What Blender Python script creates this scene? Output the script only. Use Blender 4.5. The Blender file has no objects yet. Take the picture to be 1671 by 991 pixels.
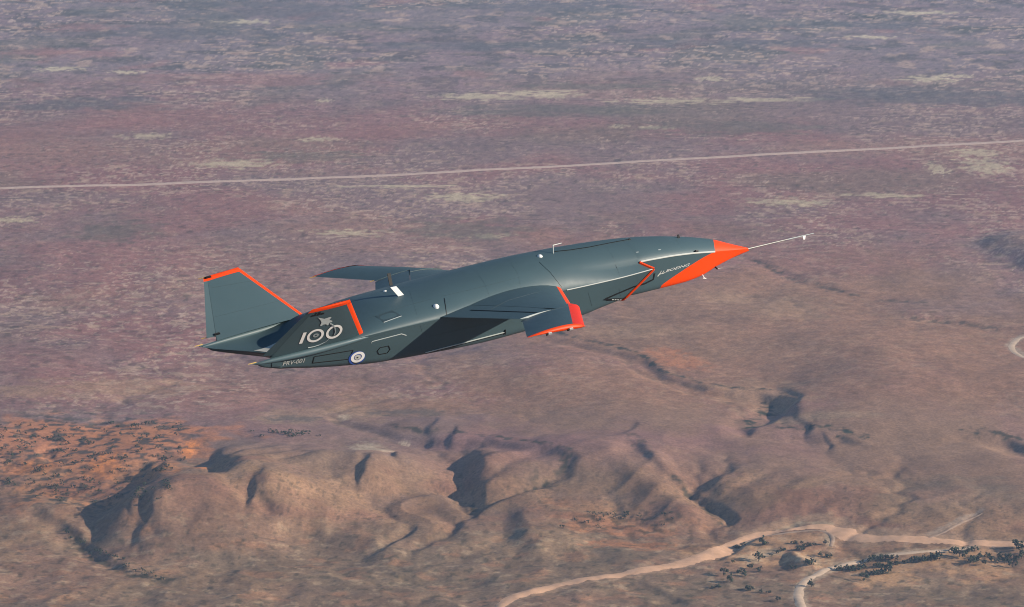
import bpy, bmesh, math, random
import numpy as np
from mathutils import Vector, Matrix, Euler
from mathutils.bvhtree import BVHTree
from mathutils.geometry import tessellate_polygon

random.seed(7)
R = math.radians
scene = bpy.context.scene
C = scene.collection

# ------------------------------------------------------------------ camera
CAM_H = 500.0                      # camera height over the plain, metres
DEP = 12.5                         # looking down, degrees
HFOV = 18.0
PW, PH = 1671.0, 991.0             # photograph frame used to take bearings
F = PW / 2 / math.tan(R(HFOV / 2))
cam = bpy.data.cameras.new('camera')
cam.sensor_fit = 'HORIZONTAL'
cam.angle = R(HFOV)
cam.clip_start = 1.0
cam.clip_end = 120000.0
camo = bpy.data.objects.new('camera', cam)
C.objects.link(camo)
camo.location = (0, 0, CAM_H)
camo.rotation_euler = (R(90 - DEP), 0, 0)
scene.camera = camo

# ------------------------------------------------------------------ light
SUN_EL = 21.0
SUN_AZ = 99.0                      # clockwise from +Y (the view direction)
world = bpy.data.worlds.new('World')
scene.world = world
world.use_nodes = True
wn = world.node_tree.nodes
wl = world.node_tree.links
wn.clear()
sky = wn.new('ShaderNodeTexSky')
sky.sky_type = 'NISHITA'
sky.sun_disc = False
sky.sun_elevation = R(SUN_EL)
sky.sun_rotation = R(SUN_AZ)
sky.altitude = 600
sky.air_density = 1.15
sky.dust_density = 0.1
sky.ozone_density = 3.0
bg = wn.new('ShaderNodeBackground')
bg.inputs['Strength'].default_value = 0.085
wo = wn.new('ShaderNodeOutputWorld')
wl.new(sky.outputs[0], bg.inputs[0])
wl.new(bg.outputs[0], wo.inputs[0])
sun = bpy.data.lights.new('sun', 'SUN')
sun.energy = 4.8
sun.angle = R(0.5)
sun.color = (1.0, 0.87, 0.71)
suno = bpy.data.objects.new('sun', sun)
C.objects.link(suno)
sdir = Vector((math.sin(R(SUN_AZ)) * math.cos(R(SUN_EL)), math.cos(R(SUN_AZ)) * math.cos(R(SUN_EL)), math.sin(R(SUN_EL))))
suno.rotation_euler = sdir.to_track_quat('Z', 'Y').to_euler()
suno.location = (60, 60, 560)

scene.view_settings.view_transform = 'Standard'
scene.view_settings.look = 'None'
scene.view_settings.gamma = 1
scene.view_settings.exposure = 0.72
scene.render.engine = 'CYCLES'
scene.cycles.use_denoising = True
scene.cycles.denoiser = 'OPENIMAGEDENOISE'
scene.cycles.denoising_input_passes = 'RGB_ALBEDO_NORMAL'
scene.cycles.denoising_prefilter = 'ACCURATE'
scene.cycles.filter_width = 1.05
scene.cycles.max_bounces = 5
scene.cycles.diffuse_bounces = 3
scene.cycles.volume_bounces = 0

# ------------------------------------------------------------------ helpers
def tag(o, label=None, cat=None, group=None, kind=None):
    if label: o['label'] = label
    if cat: o['category'] = cat
    if group: o['group'] = group
    if kind: o['kind'] = kind
    return o

def mesh_obj(name, verts, faces, mat=None, parent=None, smooth=True, sharp=None):
    me = bpy.data.meshes.new(name)
    me.from_pydata([tuple(map(float, v)) for v in verts], [], faces)
    me.validate()
    if mat:
        for m in (mat if isinstance(mat, (list, tuple)) else [mat]):
            me.materials.append(m)
    if smooth:
        me.polygons.foreach_set('use_smooth', [True] * len(me.polygons))
        if sharp:
            me.set_sharp_from_angle(angle=R(sharp))
    me.update()
    o = bpy.data.objects.new(name, me)
    C.objects.link(o)
    if parent: o.parent = parent
    return o

def new_mat(name):
    m = bpy.data.materials.new(name)
    m.use_nodes = True
    nt = m.node_tree
    b = nt.nodes['Principled BSDF']
    return m, nt, b

def paint(name, col, rough=0.45, var=0.12, spec=0.5, scale=1.4, coat=0.0):
    """painted skin: colour with slight wear, streaks along the body and uneven gloss"""
    m, nt, b = new_mat(name)
    N, L = nt.nodes, nt.links
    tc = N.new('ShaderNodeTexCoord')
    mp = N.new('ShaderNodeMapping'); mp.inputs['Scale'].default_value = (0.5, 1, 1)
    L.new(tc.outputs['Object'], mp.inputs[0])
    n1 = N.new('ShaderNodeTexNoise'); n1.inputs['Scale'].default_value = scale; n1.inputs['Detail'].default_value = 6
    L.new(mp.outputs[0], n1.inputs['Vector'])
    mx = N.new('ShaderNodeMix'); mx.data_type = 'RGBA'
    mx.inputs[6].default_value = tuple(c * (1 - var) for c in col) + (1,)
    mx.inputs[7].default_value = tuple(min(1, c * (1 + var)) for c in col) + (1,)
    L.new(n1.outputs['Fac'], mx.inputs[0])
    L.new(mx.outputs[2], b.inputs['Base Color'])
    mr = N.new('ShaderNodeMapRange')
    mr.inputs[3].default_value = rough - 0.06; mr.inputs[4].default_value = rough + 0.08
    n2 = N.new('ShaderNodeTexNoise'); n2.inputs['Scale'].default_value = scale * 4
    L.new(tc.outputs['Object'], n2.inputs['Vector'])
    L.new(n2.outputs['Fac'], mr.inputs[0])
    L.new(mr.outputs[0], b.inputs['Roughness'])
    b.inputs['Specular IOR Level'].default_value = spec
    return m

def lin(r, g, b):
    return tuple(((c / 255) / 12.92 if c / 255 <= .04045 else ((c / 255 + .055) / 1.055) ** 2.4) for c in (r, g, b))

class Noise:
    """gradient noise on numpy arrays"""
    def __init__(s, seed):
        rs = np.random.RandomState(seed)
        s.p = np.tile(rs.permutation(512), 3)
        a = rs.rand(512) * 2 * np.pi
        s.gx, s.gy = np.cos(a).astype(np.float32), np.sin(a).astype(np.float32)
    def __call__(s, x, y):
        xi, yi = np.floor(x).astype(np.int64), np.floor(y).astype(np.int64)
        fx, fy = (x - xi).astype(np.float32), (y - yi).astype(np.float32)
        u, v = fx * fx * fx * (fx * (fx * 6 - 15) + 10), fy * fy * fy * (fy * (fy * 6 - 15) + 10)
        def g(i, j, dx, dy):
            h = s.p[s.p[(xi + i) & 511] + ((yi + j) & 511)]
            return s.gx[h] * dx + s.gy[h] * dy
        a, b_ = g(0, 0, fx, fy), g(1, 0, fx - 1, fy)
        c, d = g(0, 1, fx, fy - 1), g(1, 1, fx - 1, fy - 1)
        return ((a + u * (b_ - a)) + v * ((c + u * (d - c)) - (a + u * (b_ - a)))) * 1.5
def fbm(seed, x, y, oct=4, gain=0.5):
    t, a, f = 0, 1.0, 1.0
    for k in range(oct):
        t = t + a * Noise(seed + k)(x * f, y * f); a *= gain; f *= 2.03
    return t
def sstep(a, b, x):
    t = np.clip((x - a) / (b - a), 0, 1); return t * t * (3 - 2 * t)

cd, sd = math.cos(R(DEP)), math.sin(R(DEP))
def ground(u, v, z=0.0):
    """the place on level z that lies along the bearing (u, v) of the photograph"""
    dx, dy, dz = (u - PW / 2) / F, cd - (v - PH / 2) / F * sd, -sd - (v - PH / 2) / F * cd
    t = (CAM_H - z) / -dz
    return (dx * t, dy * t)

# ------------------------------------------------------------------ terrain
na = 900
a_in = np.linspace(-0.19, 0.19, na)
y_in = 1.0 / np.linspace(1 / 1560.0, 1 / 4700.0, 620)
a_mid = np.linspace(0.19, 0.56, 171)[1:]
ys = np.concatenate([[-45000, -20000, -8000, -3000, -1000, 0, 400, 700, 900, 1000], np.linspace(1050, 1556, 110), y_in,
                     4700 * (12000 / 4700) ** (np.arange(1, 71) / 70), 12000 * (45000 / 12000) ** (np.arange(1, 13) / 12)])
w = np.clip(ys, 700, 4700)
ko = (np.arange(1, 19) / 18.0) ** 3
cols = []
for k in ko[::-1]: cols.append(-(0.56 * w + (45000 - 0.56 * w) * k))
for a in a_mid[::-1]: cols.append(-a * w)
for a in a_in: cols.append(a * w)
for a in a_mid: cols.append(a * w)
for k in ko: cols.append(0.56 * w + (45000 - 0.56 * w) * k)
OFF = len(ko) + len(a_mid)
GX = np.array(cols).T
GY = np.repeat(ys[:, None], GX.shape[1], 1)
nr, nc = GX.shape
X, Y = GX.ravel(), GY.ravel()
near = np.exp(-np.clip(np.abs(Y - 1800) - 500, 0, None) / 400) * np.exp(-np.clip(np.abs(X) - 420, 0, None) / 200)

# the plain ends in a low broken scarp; the creek country below it is lower
scarp = 1900 + 26 * fbm(3, X / 130, Y / 130, 3) - 60 * sstep(60, 330, X) + 20 * sstep(-120, -300, X)
VAL = -12.0
drop = sstep(0, 1, (scarp - Y) / 235)
Z = VAL * drop * near
Z += near * (2.2 * fbm(11, X / 140, Y / 150, 3) + 0.5 * fbm(15, X / 40, Y / 44, 2) + 0.07 * fbm(18, X / 12, Y / 13, 2))
Z += (1 - near) * 1.0 * fbm(21, X / 330, Y / 420, 2)
Z += near * sstep(.75, 1, drop) * (1 - sstep(40, 110, X)) * 2.4 * (.5 - np.abs(fbm(91, X / 70, Y / 60, 3)))
ZBASE = Z.reshape(nr, nc).copy()
def sample(G, x, y):
    """bilinear value of a sheet at points"""
    x, y = np.atleast_1d(x).astype(float), np.atleast_1d(y).astype(float)
    j = np.clip(np.searchsorted(ys, y) - 1, 0, nr - 2)
    ty = (y - ys[j]) / (ys[j + 1] - ys[j])
    fi = (x / np.clip(y, 700, 4700) + 0.19) / 0.38 * (na - 1)
    i = np.clip(fi.astype(int), 0, na - 2); tx = np.clip(fi - i, 0, 1); i = i + OFF
    return (G[j, i] * (1 - tx) + G[j, i + 1] * tx) * (1 - ty) + (G[j + 1, i] * (1 - tx) + G[j + 1, i + 1] * tx) * ty
def on_base(u, v, h=0.0):
    z = -8.0
    for _ in range(24):
        x, y = ground(u, v, z); z += 0.6 * (float(sample(ZBASE, x, y)[0]) + h - z)
    return x, y

def seg(px, py, P):
    """distance to polyline P [(x, y, value...)] with signed side offset and interpolated values"""
    best = np.full(px.shape, 1e9); val = np.zeros((len(P[0]) - 2,) + px.shape); side = np.zeros(px.shape)
    for A, B in zip(P[:-1], P[1:]):
        dx, dy = B[0] - A[0], B[1] - A[1]
        t = np.clip(((px - A[0]) * dx + (py - A[1]) * dy) / (dx * dx + dy * dy + 1e-9), 0, 1)
        qx, qy = px - A[0] - t * dx, py - A[1] - t * dy
        d = np.hypot(qx, qy); m = d < best
        best = np.where(m, d, best); side = np.where(m, qx, side)
        for k in range(val.shape[0]):
            val[k] = np.where(m, A[2 + k] + t * (B[2 + k] - A[2 + k]), val[k])
    return best, side, val

def local(P, pad):
    x0, x1 = min(p[0] for p in P) - pad, max(p[0] for p in P) + pad
    y0, y1 = min(p[1] for p in P) - pad, max(p[1] for p in P) + pad
    return np.where((X > x0) & (X < x1) & (Y > y0) & (Y < y1))[0]

wob = lambda i, s, a: a * fbm(40 + s, X[i] / 30, Y[i] / 34, 2)
def ridge(pts, ww, we, z0=None, cap=9):
    """crest polyline in bearings with height over its foot; steep west face, long east slope"""
    P = []
    for (u, v, h) in pts:
        x, y = on_base(u, v, h); P.append((x, y, h))
    hm = max(p[2] for p in P)
    i = local(P, max(ww, we) + 30)
    wx, wy = X[i] + wob(i, 1, 3), Y[i] + wob(i, 5, 3)
    out = np.zeros(i.size)
    for A, B in zip(P[:-1], P[1:]):
        d, s, (h,) = seg(wx, wy, [A, B])
        f = sstep(-1, 1, s / (d + 1.5))                 # 0 on the west side, 1 on the east
        wid = (ww * (1 - f) + we * f) * (0.4 + 0.6 * np.clip(h / hm, 0, 1))
        t = np.clip(1 - d / wid, 0, 1)
        out = np.maximum(out, h * (t * t * (3 - 2 * t) * (1 - .4 * f) + .4 * f * t))
    Z[i] += out

def gully(pts, k=1.0, z0=None):
    """(u, v, depth, half width): a cut with a steep wall on its east side"""
    P = []
    for (u, v, dep, hw) in pts:
        x, y = on_base(u, v); P.append((x, y, dep * k * .8, hw))
    i = local(P, max(p[3] for p in P) * 4 + 20)
    wx, wy = X[i] + wob(i, 2, 2), Y[i] + wob(i, 6, 2)
    out = np.zeros(i.size)
    for A, B in zip(P[:-1], P[1:]):
        d, s, (dep, hw) = seg(wx, wy, [A, B])
        t = np.clip(1 - d / (hw * (2.2 - 1.2 * sstep(-1, 1, s / (d + 1.5)))), 0, 1)
        out = np.maximum(out, dep * (t * t * (3 - 2 * t)))
    Z[i] -= out

# ridges (west faces stand in shade)
ridge([(302, 789, 1.5), (274, 796, 4), (247, 805, 9), (225, 815, 12), (207, 832, 9.5), (196, 848, 3)], 23, 110)
ridge([(540, 768, 5), (440, 785, 7), (350, 800, 7)], 70, 75)
ridge([(290, 836, 2), (277, 844, 4.2), (260, 860, 5), (242, 880, 3), (226, 896, .8)], 9, 95)
ridge([(372, 742, 3), (390, 752, 8), (402, 764, 10), (404, 775, 3)], 19, 80)
ridge([(248, 755, 1.2), (248, 766, 2.4), (242, 778, 1)], 5, 26)
ridge([(274, 758, 1.5), (270, 770, 3.2), (258, 783, 2.2), (250, 791, .6)], 6, 40)
ridge([(440, 816, 1.5), (430, 830, 3), (420, 846, 2.5), (424, 858, 1)], 6, 50)
ridge([(545, 762, 4), (600, 757, 6), (640, 772, 3)], 40, 45)
ridge([(604, 774, 2), (598, 786, 3.4), (590, 800, 1.5)], 6, 36)
ridge([(656, 746, 2), (652, 757, 2.4), (648, 764, 1)], 5, 20)
ridge([(780, 738, 2), (800, 745, 6), (805, 754, 8), (800, 764, 7), (792, 776, 3), (784, 790, .8)], 18, 120)
ridge([(1072, 762, 3), (1096, 795, 5.5), (1135, 826, 5), (1175, 850, 2)], 40, 14)
ridge([(1178, 772, 3), (1205, 800, 4.5), (1218, 832, 3)], 30, 140)
ridge([(1314, 630, 1.5), (1320, 646, 4.5), (1312, 664, 4), (1298, 684, 1)], 9, 160)
ridge([(1312, 688, 1), (1338, 703, 2.6), (1370, 720, 3), (1402, 737, .8)], 7, 110)
ridge([(868, 846, 2.5), (886, 866, 4), (880, 890, 2)], 24, 60)
ridge([(1296, 901, 2), (1304, 911, 4.2), (1307, 921, 1.5)], 8, 11)
ridge([(750, 702, 1), (742, 714, 1.9), (736, 722, .6)], 5, 40)
ridge([(716, 690, 1), (708, 700, 2), (700, 707, .6)], 6, 40)
ridge([(664, 692, 2), (700, 688, 2.4)], 20, 30)
ridge([(50, 826, 4), (110, 838, 5), (160, 846, 2)], 50, 40)
ridge([(960, 728, 4), (1000, 744, 5), (1030, 768, 2)], 48, 70)
ridge([(1660, 388, 7), (1700, 404, 9), (1730, 424, 6)], 46, 120)
ridge([(900, 600, 4), (1010, 640, 5), (1100, 700, 4)], 90, 120)
ridge([(1420, 560, 4), (1500, 620, 5), (1540, 680, 4)], 110, 160)
ridge([(1500, 790, 4), (1380, 800, 5), (1290, 790, 3)], 90, 130)
ridge([(520, 840, 4), (600, 860, 3), (640, 880, 1)], 70, 60)
# creeks and cuts
gully([(560, 690, 1, 6), (640, 712, 2, 8), (700, 725, 3, 8), (800, 735, 3, 8), (880, 755, 2.6, 9), (930, 770, 2.6, 9), (915, 790, 2.2, 9), (870, 806, 2.5, 9), (780, 832, 1.5, 10)])
gully([(560, 712, 1, 5), (620, 716, 1.5, 6), (690, 722, 2, 6)])
gully([(715, 800, 2, 6), (770, 815, 4, 8), (779, 828, 2, 7)])
gully([(1030, 742, 2, 7), (1050, 770, 3, 9), (1100, 800, 4, 9), (1150, 830, 5, 9), (1186, 852, 4, 9)])
gully([(900, 555, .8, 8), (980, 575, 1.6, 9), (1040, 592, 2.6, 10), (1080, 622, 3, 10), (1150, 644, 3.5, 10), (1240, 652, 5, 11), (1272, 662, 6, 14), (1240, 690, 4, 11), (1214, 702, 3, 9), (1222, 713, 3, 9), (1290, 719, 3, 9), (1370, 728, 4, 9), (1400, 740, 1, 9)], 1, -5)
gully([(1540, 735, .5, 7), (1580, 726, 2, 8), (1640, 730, 4, 9), (1680, 745, 4, 9)], 1, -5)
gully([(1180, 410, .5, 9), (1230, 425, 1.2, 11), (1300, 457, 1.5, 11), (1400, 482, 1.0, 10), (1500, 490, .6, 10)], 1, 0)
gully([(1440, 518, 1, 9), (1540, 526, 2, 10), (1620, 536, 2.4, 11), (1660, 540, 1, 9)], 1, 0)
gully([(60, 850, 1, 6), (110, 872, 3, 8), (150, 905, 3, 8), (200, 935, 2, 8), (280, 948, 1, 8)], 1, VAL)
gully([(480, 870, 1, 5), (440, 862, 3, 7), (418, 845, 3, 7), (424, 828, 1, 5)])
gully([(620, 895, 1, 4), (640, 885, 2, 4), (672, 868, 1, 4)], 1, VAL)
gully([(1040, 951, 1, 5), (1060, 965, 2, 6), (1110, 985, 1, 6)], 1, VAL)
gully([(1170, 912, 1.5, 5), (1190, 893, 2.5, 5), (1230, 880, 2, 4), (1290, 868, 1.2, 4)], 1, VAL)
gully([(880, 760, .5, 6), (1010, 720, 1, 6), (1030, 700, 1, 6)], 1, -6)
# fine erosion on the broken country
ero = near * sstep(0.02, 0.5, drop)
Z -= ero * 0.7 * np.abs(fbm(61, X / 34, Y / 40, 2))
# rounded spurs running down towards the creek, from upper right to lower left
sp = fbm(65, (X - .8 * (Y - 1800)) / 62 + .8 * fbm(69, X / 120, Y / 120, 2), (Y + .4 * X) / 150, 2)
Z += near * sstep(-.05, .3, drop) * sstep(1.0, .75, drop) * 2.1 * (1 - np.abs(sp) * 1.6) * (1 - .65 * sstep(60, 150, X)) * (1 - .9 * sstep(-165, -195, X) * sstep(1745, 1790, Y))

# rain has cut branching gullies: route water over the near country and carve its lines
import heapq
CS = 2.4
gx = np.arange(-345, 345, CS); gy = np.arange(1565, 2330, CS)
ny_, nx_ = gy.size, gx.size
gxx, gyy = np.meshgrid(gx, gy)
gz = sample(Z.reshape(nr, nc), gxx.ravel(), gyy.ravel()).reshape(ny_, nx_)
gz = gz + .5 * fbm(81, gxx / 24, gyy / 24, 3) + np.random.RandomState(5).rand(ny_, nx_) * .10
zl = gz.ravel().tolist(); seen = bytearray(ny_ * nx_); par = [-1] * (ny_ * nx_); order = []; hq = []
for c in range(ny_ * nx_):
    j, i = divmod(c, nx_)
    if j in (0, ny_ - 1) or i in (0, nx_ - 1): seen[c] = 1; heapq.heappush(hq, (zl[c], c))
nbs = (-1, 1, -nx_, nx_, -nx_ - 1, -nx_ + 1, nx_ - 1, nx_ + 1)
while hq:
    zc, c = heapq.heappop(hq); order.append(c); j, i = divmod(c, nx_)
    if j in (0, ny_ - 1) or i in (0, nx_ - 1):
        nb = [c + k for k in nbs if 0 <= c + k < ny_ * nx_ and abs((c + k) % nx_ - i) <= 1]
    else: nb = [c + k for k in nbs]
    for k in nb:
        if not seen[k]: seen[k] = 1; par[k] = c; heapq.heappush(hq, (max(zl[k], zc + 1e-4), k))
acc = [1] * (ny_ * nx_)
for c in reversed(order):
    if par[c] >= 0: acc[par[c]] += acc[c]
acc = np.array(acc, float).reshape(ny_, nx_)
def blur(a, n=1):
    for _ in range(n):
        p = np.pad(a, 1, mode='edge')
        a = (p[:-2, 1:-1] + p[2:, 1:-1] + p[1:-1, :-2] + p[1:-1, 2:] + 2 * a) / 6 * .7 + (p[:-2, :-2] + p[2:, 2:] + p[:-2, 2:] + p[2:, :-2]) / 4 * .3
    return a
cut_s = blur(np.clip(np.log(acc / 22) * .55, 0, 2.2), 1)
cut_b = blur(np.clip(np.log(acc / 300) * .9, 0, 3.2), 2)
wet = blur((acc > 160).astype(float), 1); wet_b = blur((acc > 900).astype(float), 2)
def on_grid(G):
    x, y = X + 1.6 * fbm(83, X / 11, Y / 11, 2), Y + 2.2 * fbm(85, X / 11, Y / 11, 2)
    fi, fj = (x - gx[0]) / CS, (y - gy[0]) / CS
    ok = (fi > 1) & (fi < nx_ - 2) & (fj > 1) & (fj < ny_ - 2)
    i, j = np.clip(fi.astype(int), 0, nx_ - 2), np.clip(fj.astype(int), 0, ny_ - 2); a, b = fi - i, fj - j
    v = (G[j, i] * (1 - a) + G[j, i + 1] * a) * (1 - b) + (G[j + 1, i] * (1 - a) + G[j + 1, i + 1] * a) * b
    edge = np.minimum(np.minimum(fi, nx_ - fi), np.minimum(fj, ny_ - fj))
    return np.where(ok, v, 0) * np.clip(edge / 14, 0, 1)
hilly = .25 + .75 * sstep(.02, .3, drop) * sstep(1.02, .8, drop)
Z -= hilly * .9 * on_grid(cut_s) + (.4 + .6 * hilly) * .8 * on_grid(cut_b)
WET, WETB = on_grid(wet), on_grid(wet_b)
Z += near * sstep(.02, .3, drop) * (.16 * fbm(75, X / 9, Y / 9, 2) + .2 * fbm(77, X / 18, Y / 18, 2))

ZG = Z.reshape(nr, nc)
def height(x, y): return sample(ZG, x, y)
def on_ground(u, v):
    z = 0.0
    for _ in range(30):
        x, y = ground(u, v, z); zn = float(height(x, y)[0]); z += 0.6 * (zn - z)
    return x, y, zn

# ---- soil colours, place by place, with some haze and shade painted in
col = np.zeros((X.size, 3), np.float32)
def lay(c, m):
    m = np.clip(m, 0, 1)[:, None].astype(np.float32)
    col[:] = col * (1 - m) + np.array(c, np.float32) * m
def pxmask(pts, soft=0.25, seed=0, amp=0.5, z=None):
    """ellipses of ground [(u, v, ru, rv)], with ragged edges"""
    m = np.zeros(X.size)
    for (u, v, ru, rv) in pts:
        zz = VAL * .6 if z is None else z
        x, y = ground(u, v, zz); x1, _ = ground(u + ru, v, zz); _, y1 = ground(u, v + rv, zz); _, y2 = ground(u, v - rv, zz)
        rx, ry = abs(x1 - x), abs(y2 - y1) / 2
        i = np.where((np.abs(X - x) < rx * 1.9) & (np.abs(Y - y) < ry * 1.9))[0]
        q = np.hypot((X[i] - x) / rx, (Y[i] - y) / ry) + amp * fbm(100 + seed, X[i] / (rx * .45), Y[i] / (ry * .45), 4)
        m[i] = np.maximum(m[i], 1 - sstep(1 - soft, 1 + soft, q))
    return m
Yf = np.clip(Y, 1400, 9000)
n_big = fbm(201, X / 420, Y / 420, 4)
n_mid = fbm(211, X / 130, Y / 130, 4)
n_fin = fbm(221, X / 30, Y / 30, 4)
n_tin = fbm(231, X / 7, Y / 7, 3)
RED = (0.225, 0.122, 0.108); MAUVE = (0.200, 0.140, 0.128); BROWN = (0.225, 0.142, 0.098)
TAN = (0.30, 0.205, 0.13); PALE = (0.46, 0.36, 0.25); GREY = (0.165, 0.128, 0.092); OLIVE = (0.105, 0.105, 0.075)
ORANGE = (0.66, 0.235, 0.07); VEG = (0.035, 0.042, 0.030)
lay(MAUVE, np.ones(X.size))
lay(RED, sstep(-.35, .45, n_big + .5 * n_mid))
lay((0.25, 0.15, 0.115), sstep(.15, .75, fbm(241, X / 300, Y / 200, 4)) * .7)
lay(GREY, sstep(.25, .8, fbm(251, X / 300, Y / 260, 4)) * .6)
# far country: scrub bands and salt pans over a base greyed to paint in haze
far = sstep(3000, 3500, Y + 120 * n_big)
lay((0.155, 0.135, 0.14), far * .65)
lay(OLIVE, far * sstep(.0, .5, fbm(261, X / 160, Y / 160, 4)) * .5)
lay(VEG, far * sstep(.12, .42, fbm(271, X / 50, Y / 50, 4) + .35 * n_big) * .5)
lay((.34, .25, .19), far * sstep(.45, .7, fbm(281, X / 40, Y / 45, 4)) * .7)
lay((.25, .13, .11), far * sstep(.5, .8, fbm(285, X / 90, Y / 130, 3)) * .5)
# pale streaks and banded scrub on the plain
plain = sstep(1900, 1990, Y)
st = np.abs(fbm(301, X / 26 + .35 * Y / 26, Y / 30, 3))
where = sstep(-.1, .5, fbm(311, X / 180, Y / 260, 3) + .1)
lay(PALE, plain * (1 - far) * where * sstep(.09, .02, st) * sstep(.0, .35, fbm(321, X / 14, Y / 14, 2) + .15) * .55)
lay((.42, .33, .26), plain * sstep(.36, .56, fbm(331, X / 9 + .6 * n_fin, Y / 7, 3)) * (.18 + .42 * where))
lay((.42, .33, .25), plain * (1 - far) * sstep(.10, .03, np.abs(fbm(335, X / 22 + .5 * Y / 22, Y / 11 - .2 * X / 11, 2))) * sstep(.1, .5, fbm(337, X / 60, Y / 60, 2) + .4 * where - .1) * .6)
lay((.34, .25, .185), plain * sstep(.36, .55, fbm(333, X / 20, Y / 15, 3)) * (.25 + .5 * where))
lay(VEG, plain * sstep(.42, .62, fbm(341, X / 10, Y / 9, 3)) * .4)
pans = [(780, 157, 62, 6), (880, 152, 60, 6), (1090, 165, 70, 5), (1250, 163, 90, 4), (1160, 128, 22, 4), (1520, 130, 38, 6), (1560, 125, 25, 3), (520, 227, 32, 4),
        (385, 268, 62, 7), (760, 322, 52, 8), (570, 380, 50, 5), (1290, 330, 55, 6), (1010, 207, 14, 3), (1070, 209, 22, 3), (15, 359, 35, 5), (1590, 248, 35, 6),
        (1610, 270, 40, 14), (100, 112, 34, 4), (210, 118, 26, 3), (530, 163, 12, 3), (240, 222, 40, 5), (1530, 275, 15, 9), (1440, 318, 60, 4), (800, 385, 30, 4),
        (1420, 60, 40, 3), (900, 157, 18, 4), (1500, 20, 60, 3), (400, 36, 40, 4), (660, 305, 90, 3)]
lay((.43, .38, .25), pxmask([(u, v, ru * .9, rv * .75) for u, v, ru, rv in pans], .5, 1, 1.2, 0) * .78)
lay(OLIVE, pxmask([(190, 378, 60, 16), (760, 375, 90, 16), (1180, 210, 130, 10), (900, 180, 180, 9), (500, 255, 90, 9), (980, 140, 120, 5)], .5, 2, .8, 0) * .55)
lay((.085, .085, .085), pxmask([(1500, 158, 170, 12), (1640, 165, 80, 8), (130, 170, 120, 9), (430, 15, 160, 20), (215, 162, 28, 5), (1150, 70, 200, 6), (1400, 40, 160, 6), (760, 76, 220, 6), (880, 10, 120, 10), (320, 55, 160, 10)], .5, 3, .9, 0) * .65)
lay((.24, .125, .105), pxmask([(300, 195, 160, 22), (60, 215, 110, 16), (640, 215, 120, 10), (400, 130, 180, 10), (130, 45, 60, 6), (60, 85, 60, 6), (160, 88, 40, 5)], .6, 4, .8, 0) * .5)
# lower country
low = sstep(.02, .6, drop) * near
lay(BROWN, low * .85)
lay((.245, .150, .092), pxmask([(1300, 570, 460, 150), (1000, 660, 340, 70), (1500, 760, 300, 120)], .6, 5, .5, -5) * .8)
lay(TAN, low * sstep(.1, .6, fbm(401, X / 60, Y / 80, 4)) * .55)
lay(GREY, low * sstep(.05, .5, fbm(411, X / 75, Y / 60, 4)) * .6)
lay(GREY, pxmask([(700, 930, 330, 70), (1080, 960, 200, 34), (1500, 965, 260, 30), (1550, 845, 140, 25), (1040, 905, 120, 20)], .5, 6, .5, VAL) * .7)
lay(TAN, pxmask([(300, 810, 150, 20), (470, 820, 120, 30), (600, 757, 40, 12), (1240, 660, 70, 22), (1330, 712, 90, 6), (560, 690, 70, 16), (200, 650, 120, 16), (1040, 560, 90, 10), (1290, 520, 60, 20), (1190, 500, 40, 8), (50, 660, 60, 9), (470, 700, 60, 12), (20, 860, 70, 20), (860, 880, 90, 20), (1170, 830, 30, 14)], .5, 7, .6) * .6)
lay(ORANGE, pxmask([(60, 735, 130, 32), (120, 780, 130, 40), (200, 790, 90, 26), (200, 735, 150, 30), (30, 770, 70, 40), (312, 752, 12, 12)], .35, 8, .55) * .5)
lay(ORANGE, pxmask([(235, 800, 52, 16), (170, 775, 26, 18), (50, 770, 50, 12), (310, 752, 11, 11), (330, 793, 16, 4), (190, 815, 24, 10), (130, 806, 50, 9), (230, 818, 30, 7)], .4, 9, .6) * .92)
lay((.36, .165, .085), pxmask([(1000, 850, 90, 13), (1060, 858, 40, 8), (940, 830, 60, 7), (1030, 880, 60, 6), (1110, 610, 40, 10), (1085, 595, 30, 9)], .5, 10, .8) * .75)
lay((.44, .27, .15), pxmask([(1440, 940, 50, 14), (1530, 915, 55, 13), (1600, 925, 60, 20), (1470, 925, 50, 8), (1230, 905, 60, 16), (1290, 885, 60, 8), (1330, 915, 34, 14), (1390, 872, 24, 10), (1150, 905, 40, 10)], .5, 11, .7, VAL) * .75)
lay(PALE, pxmask([(1320, 905, 22, 10), (1355, 878, 8, 12), (1225, 900, 20, 7), (1250, 890, 30, 5), (1365, 905, 18, 5), (598, 752, 22, 8), (610, 762, 30, 5), (563, 697, 9, 4), (660, 738, 8, 3)], .5, 12, .7) * .7)
flat = sstep(.7, 1.0, drop) * near
hill = low * (1 - flat)
lay((.255, .160, .105), hill * .55)
lay((.30, .20, .125), hill * sstep(0, .5, fbm(425, X / 34, Y / 40, 3)) * .4)
lay((.235, .125, .095), hill * sstep(-.1, .45, fbm(427, X / 70, Y / 50, 4)) * .6)
lay((.19, .135, .11), hill * sstep(.1, .5, fbm(428, X / 45, Y / 45, 4)) * .5)
lay(VEG, hill * sstep(.42, .6, fbm(443, X / 3.4, Y / 3.4, 2) + .2 * n_fin) * .45)
lay(PALE, flat * sstep(.34, .60, fbm(421, X / 11, Y / 8, 3)) * .32)
lay((.32, .17, .10), flat * sstep(.3, .6, fbm(431, X / 24, Y / 14, 3)) * .45)
lay(VEG, (flat + .25 * hill) * sstep(.36, .62, fbm(441, X / 6, Y / 5, 3) + .12 * n_mid) * .5)
dune = pxmask([(130, 815, 120, 18), (80, 740, 170, 55), (210, 745, 110, 50), (120, 790, 100, 26)], .4, 13, .4)
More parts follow.
